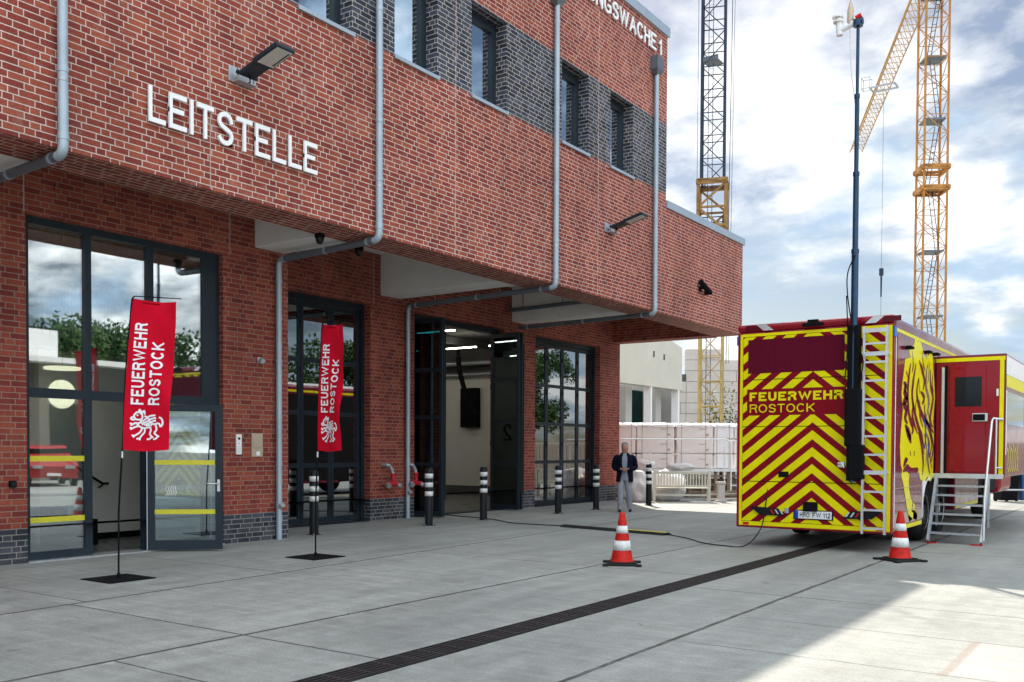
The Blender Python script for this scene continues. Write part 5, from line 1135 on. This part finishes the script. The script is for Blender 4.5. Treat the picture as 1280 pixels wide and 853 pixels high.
# right background: bins and guard rail
for i, (u, m, lb) in enumerate(((15.35, 'black', 'dark bin under the slide-out at the right edge'), (16.0, 'bluebin', 'blue plastic bin under the slide-out at the right edge'))):
    c = cp(u, 0, 29); t = thing('waste_bin', c, lb, 'bin', None); mt = rotm(c.x, c.y)
    o = MB(); vs = [mt@Vector((sx*w_, sy*w_+.3, z)) for z, w_ in ((.05, .24), (.95, .29)) for sx, sy in ((-1, -1), (1, -1), (1, 1), (-1, 1))]; o.add(vs, [(3, 2, 1, 0), (4, 5, 6, 7), (0, 1, 5, 4), (1, 2, 6, 5), (2, 3, 7, 6), (3, 0, 4, 7)]); o.build('body', m, t)
    o = MB(); o.box(-.31, .31, -.02, .62, .95, 1.03, mtx=mt, bev=.02); o.build('lid', m, t)
    o = MB(); o.tube([mt@Vector((-.2, .55, .1)), mt@Vector((-.15, .55, .1))], .1, 12); o.tube([mt@Vector((.15, .55, .1)), mt@Vector((.2, .55, .1))], .1, 12); o.build('wheel', 'rubber', t)
c = cp(15.3, 0, 27.2); mt = rotm(c.x, c.y); t = thing('guard_rail', c, 'low grey steel rail at the right edge behind the stairs', 'railing')
o = MB(); o.tube([mt@Vector((-1.6, 0, .45)), mt@Vector((2.5, 0, .45))], .024, 8); o.build('rail', 'galv', t)
for x in (-1.5, .3, 2.3): o = MB(); o.tube([mt@Vector((x, 0, 0)), mt@Vector((x, 0, 1.0))], .024, 8); o.build('post', 'galv', t)
t = thing('site_container', (-2.5, 42, 0), 'beige site container far behind the slide-out', 'container')
o = MB(); o.box(-7, 3.5, 40, 42.4, .1, 1.9, bev=.03); o.build('body', 'beige', t); o = MB()
for k in range(50): o.box(-6.9+k*.2, -6.82+k*.2, 39.97, 40.0, .2, 1.8)
o.build('ribs', 'beige', t)

def bush(x, y, h, r, label, seed):
    rnd = random.Random(seed); t = thing('bush', (x, y, 0), label, 'bush'); o = MB()
    for k in range(5): a = k*1.3; o.tube([(x, y, 0), (x+math.cos(a)*r*.5, y+math.sin(a)*r*.5, h*.6)], .04, 5, rad=[.06, .02])
    o.build('stems', 'bark', t); o = MB()
    for _ in range(2600):
        d = Vector((rnd.gauss(0, 1), rnd.gauss(0, 1), abs(rnd.gauss(0, 1)))).normalized(); f = rnd.random()**.4*(1+.25*math.sin(d.x*9+d.y*7)); p = Vector((x+d.x*r*f, y+d.y*r*f, .3+d.z*h*f)); s_ = rnd.uniform(.05, .11)
        a = Vector((rnd.gauss(0, 1), rnd.gauss(0, 1), rnd.gauss(0, 1))).normalized(); b_ = a.cross(d).normalized(); o.add([p-a*s_, p+b_*s_*.6, p+a*s_, p-b_*s_*.6], [(0, 1, 2, 3)])
    o.norecalc = True; o.build('foliage', 'yellowleaf', t)
bush(-19.4, 47.4, 4.2, 1.5, 'yellow-green bush behind the foot of the left crane', 5)
# ================================================================== PERSON
def skin_mesh(name, joints, bones, m, parent, sub=2, root=0):
    me = bpy.data.meshes.new(name); me.from_pydata([j[0] for j in joints], bones, []); ob = bpy.data.objects.new(name, me); COL.objects.link(ob)
    ob.modifiers.new('s', 'SKIN'); sk = me.skin_vertices[0].data
    for i, j in enumerate(joints): sk[i].radius = (j[1], j[2] if len(j) > 2 else j[1]); sk[i].use_root = (i == root)
    ob.modifiers.new('u', 'SUBSURF').levels = sub; ob.modifiers['u'].render_levels = sub
    dg = bpy.context.evaluated_depsgraph_get(); dg.update(); nm = bpy.data.meshes.new_from_object(ob.evaluated_get(dg)); bpy.data.objects.remove(ob)
    nm.materials.clear(); nm.materials.append(MT[m])
    for p in nm.polygons: p.use_smooth = True
    o = bpy.data.objects.new(name, nm); COL.objects.link(o); o.parent = parent; return o
PX, PY = -11.15, 20.9
person = thing('person', (PX, PY, 0), 'man in a dark open jacket, light shirt and grey trousers walking with hands together', 'person')
person.rotation_euler.z = math.atan2(-PX*0+.0-PX, 0) * 0 + (math.atan2(0-PY, 0-PX) + R(90)) ; person.scale = (1.0,)*3
# local: faces -Y, x to its left in picture is -x
# full continuous body
hip = .92
body = [((0, .02, hip), .12, .09), ((0, .0, 1.15), .115, .08), ((0, -.005, 1.33), .13, .08), ((0, .01, 1.43), .08, .07), ((0, .0, 1.475), .070, .072), ((0, -.012, 1.545), .088, .105), ((0, -.01, 1.63), .098, .12), ((0, .0, 1.70), .06, .08),
        ((-.16, .0, 1.37), .05, .045), ((-.26, .06, 1.13), .038, .038), ((-.08, -.17, 1.08), .028, .028), ((.16, .0, 1.37), .05, .045), ((.26, .06, 1.13), .038, .038), ((.09, -.17, 1.09), .028, .028),
        ((-.09, .01, .84), .06, .065), ((-.10, -.07, .50), .042, .045), ((-.105, -.05, .10), .032, .032), ((-.11, -.14, .045), .03, .02),
        ((.09, .02, .84), .06, .065), ((.11, -.0, .50), .042, .045), ((.13, .13, .10), .032, .032), ((.14, .06, .045), .03, .02)]
bn = [(0, 1), (1, 2), (2, 3), (3, 4), (4, 5), (5, 6), (6, 7), (2, 8), (8, 9), (9, 10), (2, 11), (11, 12), (12, 13), (0, 14), (14, 15), (15, 16), (16, 17), (0, 18), (18, 19), (19, 20), (20, 21)]
bo = skin_mesh('body', body, bn, 'skin', person)
def skinpart(nm, js, m, par=person, sub=1): return skin_mesh(nm, js, [(i, i+1) for i in range(len(js)-1)], m, par, sub)
def loft(secs, gap=None, seg=36):
    """body-hugging cloth; secs (z, rx, ry, cy); gap(z) = half width left open at the front"""
    o = MB(); rows = []
    for z, rx, ry, cy in secs:
        a0 = math.asin(min(.95, gap(z)/rx)) if gap else 0
        rows.append([Vector((rx*(1+.025*math.sin(5*a+z*13))*math.sin(a), cy-ry*(1+.03*math.sin(7*a+z*9))*math.cos(a), z)) for a in [a0+(2*math.pi-2*a0)*k/seg for k in range(seg+1)]])
    n = seg+1; vs = [v for r in rows for v in r]; inn = [Vector((v.x*.95, v.y*.95, v.z)) for v in vs]; fs = [(j*n+i, j*n+i+1, (j+1)*n+i+1, (j+1)*n+i) for j in range(len(rows)-1) for i in range(seg)]
    o.add(vs, fs, True)
    if gap: o.add(inn, [f[::-1] for f in fs], True)
    return o
def place_local(o, nm, m):
    me = bpy.data.meshes.new(nm); me.from_pydata(o.v, [], o.f); me.materials.append(MT[m]); [setattr(p, 'use_smooth', True) for p in me.polygons]; me.update()
    ob = bpy.data.objects.new(nm, me); COL.objects.link(ob); ob.parent = person; return ob
tz = MB(); a_ = loft([(1.0, .150, .115, .01), (.92, .160, .120, .01), (.84, .168, .125, .01), (.79, .14, .11, .01)]); tz.v += a_.v; tz.f += a_.f
for pts_, rr in (([(-.085, .01, .90), (-.09, -.0, .76), (-.10, -.06, .52), (-.102, -.065, .30), (-.105, -.05, .075)], [.085, .098, .078, .070, .068]), ([(.085, .01, .90), (.09, .01, .76), (.108, .02, .52), (.12, .08, .30), (.13, .13, .10)], [.085, .098, .078, .070, .068])):
    q_ = MB(); q_.tube(smoothpath(pts_, 5), .08, 18, rad=[rr[min(int(k/5), 4)]*(1-(k % 5)/5)+rr[min(int(k/5)+1, 4)]*((k % 5)/5)+.003*math.sin(k*2.3) for k in range(21)]); o_ = len(tz.v); tz.v += q_.v; tz.f += [tuple(i_+o_ for i_ in f_) for f_ in q_.f]
place_local(tz, 'trousers', 'trouser')
place_local(loft([(.86, .150, .115, -.005), (1.0, .152, .118, -.012), (1.15, .158, .122, -.015), (1.3, .165, .122, -.012), (1.38, .15, .11, -.005), (1.43, .10, .085, 0), (1.48, .066, .068, 0)]), 'shirt', 'shirt')
gp_ = lambda z: .105 if z < .86 else .08 if z < 1.0 else .055 if z < 1.2 else .07 if z < 1.4 else .05
jz = loft([(.76, .215, .160, .01), (.84, .212, .158, .008), (.95, .205, .152, .0), (1.08, .200, .150, -.005), (1.2, .205, .152, -.005), (1.3, .215, .150, 0), (1.37, .212, .138, .0), (1.42, .165, .115, .005), (1.455, .105, .09, .008), (1.49, .082, .084, .008)], gp_)
for s_ in (-1, 1):
    q_ = MB(); pp = smoothpath([(s_*.15, .0, 1.40), (s_*.215, .015, 1.33), (s_*.26, .05, 1.14), (s_*.20, -.06, 1.085), (s_*.105, -.155, 1.085)], 5); q_.tube(pp, .07, 18, rad=[(.060+.018*min(k/5, 1)) if k < 6 else .078-.026*(k-5)/15+.004*math.sin(k*2.1) for k in range(len(pp))]); o_ = len(jz.v); jz.v += q_.v; jz.f += [tuple(i_+o_ for i_ in f_) for f_ in q_.f]
place_local(jz, 'jacket', 'jacket')
for (fx, fy_) in ((-.12, -.11), (.145, .13)): skin_mesh('shoe', [((fx, fy_+.05, .05), .045, .045), ((fx, fy_-.05, .045), .048, .04), ((fx-.005, fy_-.16, .035), .042, .03)], [(0, 1), (1, 2)], 'shoe', person)
skin_mesh('hair', [((0, .055, 1.58), .078, .06), ((0, .045, 1.66), .100, .09), ((0, -.005, 1.715), .088, .07), ((0, -.05, 1.715), .06, .035)], [(0, 1), (1, 2), (2, 3)], 'hair', person)
def ball(x, y, z, r, nm, m, par=person):
    o = MB(); bm = bmesh.new(); bmesh.ops.create_icosphere(bm, subdivisions=2, radius=r); o.add([v.co+Vector((x, y, z)) for v in bm.verts], [tuple(v.index for v in f.verts) for f in bm.faces], True); bm.free()
    ob = bpy.data.objects.new(nm, None); me = bpy.data.meshes.new(nm); me.from_pydata(o.v, [], o.f); me.materials.append(MT[m]); [setattr(p, 'use_smooth', True) for p in me.polygons]; ob = bpy.data.objects.new(nm, me); COL.objects.link(ob); ob.parent = par
for s in (-1, 1): ball(s*.030, -.092, 1.60, .011, 'eye', 'shoe')
skin_mesh('nose', [((0, -.095, 1.60), .012, .012), ((0, -.118, 1.565), .016, .014)], [(0, 1)], 'skin', person, 1)
for s in (-1, 1): skin_mesh('ear', [((s*.075, .0, 1.62), .010, .018), ((s*.078, .0, 1.59), .008, .014)], [(0, 1)], 'skin', person, 1)
skin_mesh('mouth', [((-.022, -.098, 1.53), .005, .004), ((.022, -.098, 1.53), .005, .004)], [(0, 1)], 'lampred', person, 1)
for s in (-1, 1):  # clasped hands: palm, four fingers, thumb
    wx = s*.085; j = [((wx, -.17, 1.07), .028, .020), ((wx*.45, -.20, 1.065), .034, .018)]; e_ = [(0, 1)]
    for k in range(4):
        z = 1.092-.018*k; L_ = (.05, .058, .054, .042)[k]; a = len(j)
        j += [((wx*.45-s*.03, -.215-.006*s, z), .010, .009), ((wx*.45-s*(.03+L_*.6), -.222-.012*s, z-.008), .009, .008), ((wx*.45-s*(.03+L_), -.208-.012*s, z-.016), .008, .007)]; e_ += [(1, a), (a, a+1), (a+1, a+2)]
    a = len(j); j += [((wx*.5, -.205, 1.105), .012, .011), ((wx*.2, -.225, 1.118), .010, .009)]; e_ += [(0, a), (a, a+1)]
    skin_mesh('hand', j, e_, 'skin', person, 1)

# ================================================================== SEEN ONLY IN THE GLASS: the far side of the yard
t = thing('workshop_building', (20, 28, 0), 'low white flat-roofed building across the yard, seen reflected in the glass', 'building')
o = MB(); o.box(18, 30, 22, 60, 0, 5.5); o.build('wall', 'darkrender', t); o = MB(); o.box(17.0, 30, 21.5, 60, 5.5, 5.75); o.build('roof_edge', 'white', t); o = MB(); o.box(20, 30, 22, 25.5, 5.75, 7.3); o.build('roof_house', 'white', t); o = MB(); [o.box(17.2, 17.35, 22+k*6.2, 22.15+k*6.2, 0, 5.5) for k in range(6)]; o.build('canopy_post', 'white', t)
for k in range(6): o = MB(); o.box(17.96, 18.0, 24+k*5.2, 27.4+k*5.2, .05, 3.6); o.build('gate', 'cardark', t)
def tree(x, y, h, r, label, seed):
    rnd = random.Random(seed); t = thing('broadleaf_tree', (x, y, 0), label, 'tree', 'trees across the yard')
    o = MB(); o.tube([(x, y, 0), (x+.1, y, h*.3), (x, y+.2, h*.7)], .2, 8, rad=[.3, .22, .08])
    for k in range(7): a = k*.9; z = h*(.3+.06*k); o.tube([(x, y, z), (x+math.cos(a)*r*.6, y+math.sin(a)*r*.6, z+h*.18)], .07, 6, rad=[.1, .03])
    o.build('trunk', 'bark', t)
    o = MB(); cl = [(Vector((x+rnd.gauss(0, r*.45), y+rnd.gauss(0, r*.45), h*(.35+.6*rnd.random()**.8))), r*rnd.uniform(.22, .4)) for _ in range(60)]
    for c, cr in cl:
        for _ in range(210):
            d = Vector((rnd.gauss(0, 1), rnd.gauss(0, 1), rnd.gauss(0, 1))).normalized(); p = c+d*cr*rnd.uniform(.6, 1.05); s = rnd.uniform(.14, .27)
            a = Vector((rnd.gauss(0, 1), rnd.gauss(0, 1), rnd.gauss(0, 1))).normalized(); b_ = a.cross(d).normalized()
            o.add([p-a*s, p+b_*s*.6, p+a*s, p-b_*s*.6], [(0, 1, 2, 3)])
    o.norecalc = True; o.build('crown', 'leaf', t)
for i, (x, y, h, r) in enumerate(((36, 33, 9.2, 4.5), (38, 40, 10, 5), (35, 48, 8.5, 4), (40, 56, 11, 6), (34, 66, 11, 4.5), (37, 19, 8, 4.5), (42, 80, 13, 6), (34, 92, 13, 5))):
    tree(x, y, h, r, ('round', 'tall', 'dense', 'broad', 'slender', 'loose', 'wide', 'dark')[i]+' green tree across the yard, seen reflected in the glass', i)
def car(x, y, a, m, label):
    t = thing('parked_car', (x, y, 0), label, 'car', 'cars parked across the yard'); mt = Matrix.Translation((x, y, 0))@Matrix.Rotation(a, 4, 'Z')
    prof = [(-2.1, .35), (-2.15, .8), (-1.95, 1.0), (-1.2, 1.08), (-.45, 1.62), (1.3, 1.68), (1.95, 1.15), (2.1, .9), (2.1, .35)]
    o = MB(); n = len(prof); vs = [mt@Vector((p[0], s*(.88 if p[1] < 1.2 else .72), p[1])) for s in (-1, 1) for p in prof]; o.add(vs, [tuple(range(n)), tuple(range(2*n-1, n-1, -1))]+[(i, (i+1) % n, n+(i+1) % n, n+i) for i in range(n)]); o.build('body', m, t)
    o = MB(); o.box(-.9, 1.5, -.80, .80, 1.12, 1.5, mtx=mt); o.build('windows', 'cardark', t)
    for px in (-1.35, 1.3):
        for s in (-.85, .85):
            o = MB(); o.tube([mt@Vector((px, s-.1, .33)), mt@Vector((px, s+.1, .33))], .33, 18); wo = o.build('wheel', 'rubber', t); o = MB(); o.tube([mt@Vector((px, s-.105, .33)), mt@Vector((px, s+.105, .33))], .2, 14); o.build('rim', 'alu', wo)
    for s in (-.6, .6): o = MB(); o.box(-2.17, -2.1, s-.18, s+.18, .72, .85, mtx=mt); o.build('headlight', 'alu', t); o = MB(); o.box(2.08, 2.12, s-.15, s+.15, .8, .98, mtx=mt); o.build('tail_light', 'lampred', t)
    o = MB(); o.box(-2.18, -2.12, -.26, .26, .42, .53, mtx=mt); o.build('number_plate', 'plate', t)
car(13.0, 21.0, R(20), 'carred', 'red car seen reflected low in the entrance glass'); car(9.5, 33, R(80), 'carblue', 'blue car seen reflected in the open glass door')
t = thing('striped_post', (6.5, 16.4, 0), 'yellow and black striped guard post, seen reflected in the entrance glass', 'post')
o = MB(); o.tube([(6.5, 16.4, 0), (6.5, 16.4, 1.1)], .09, 14); o.build('post', 'manifest', t)
for z in (.2, .55, .9): o = MB(); o.lathe([(.0905, z), (.093, z), (.093, z+.15), (.0905, z+.15)], (6.5, 16.4, 0), 14); o.build('black_band', 'black', t)
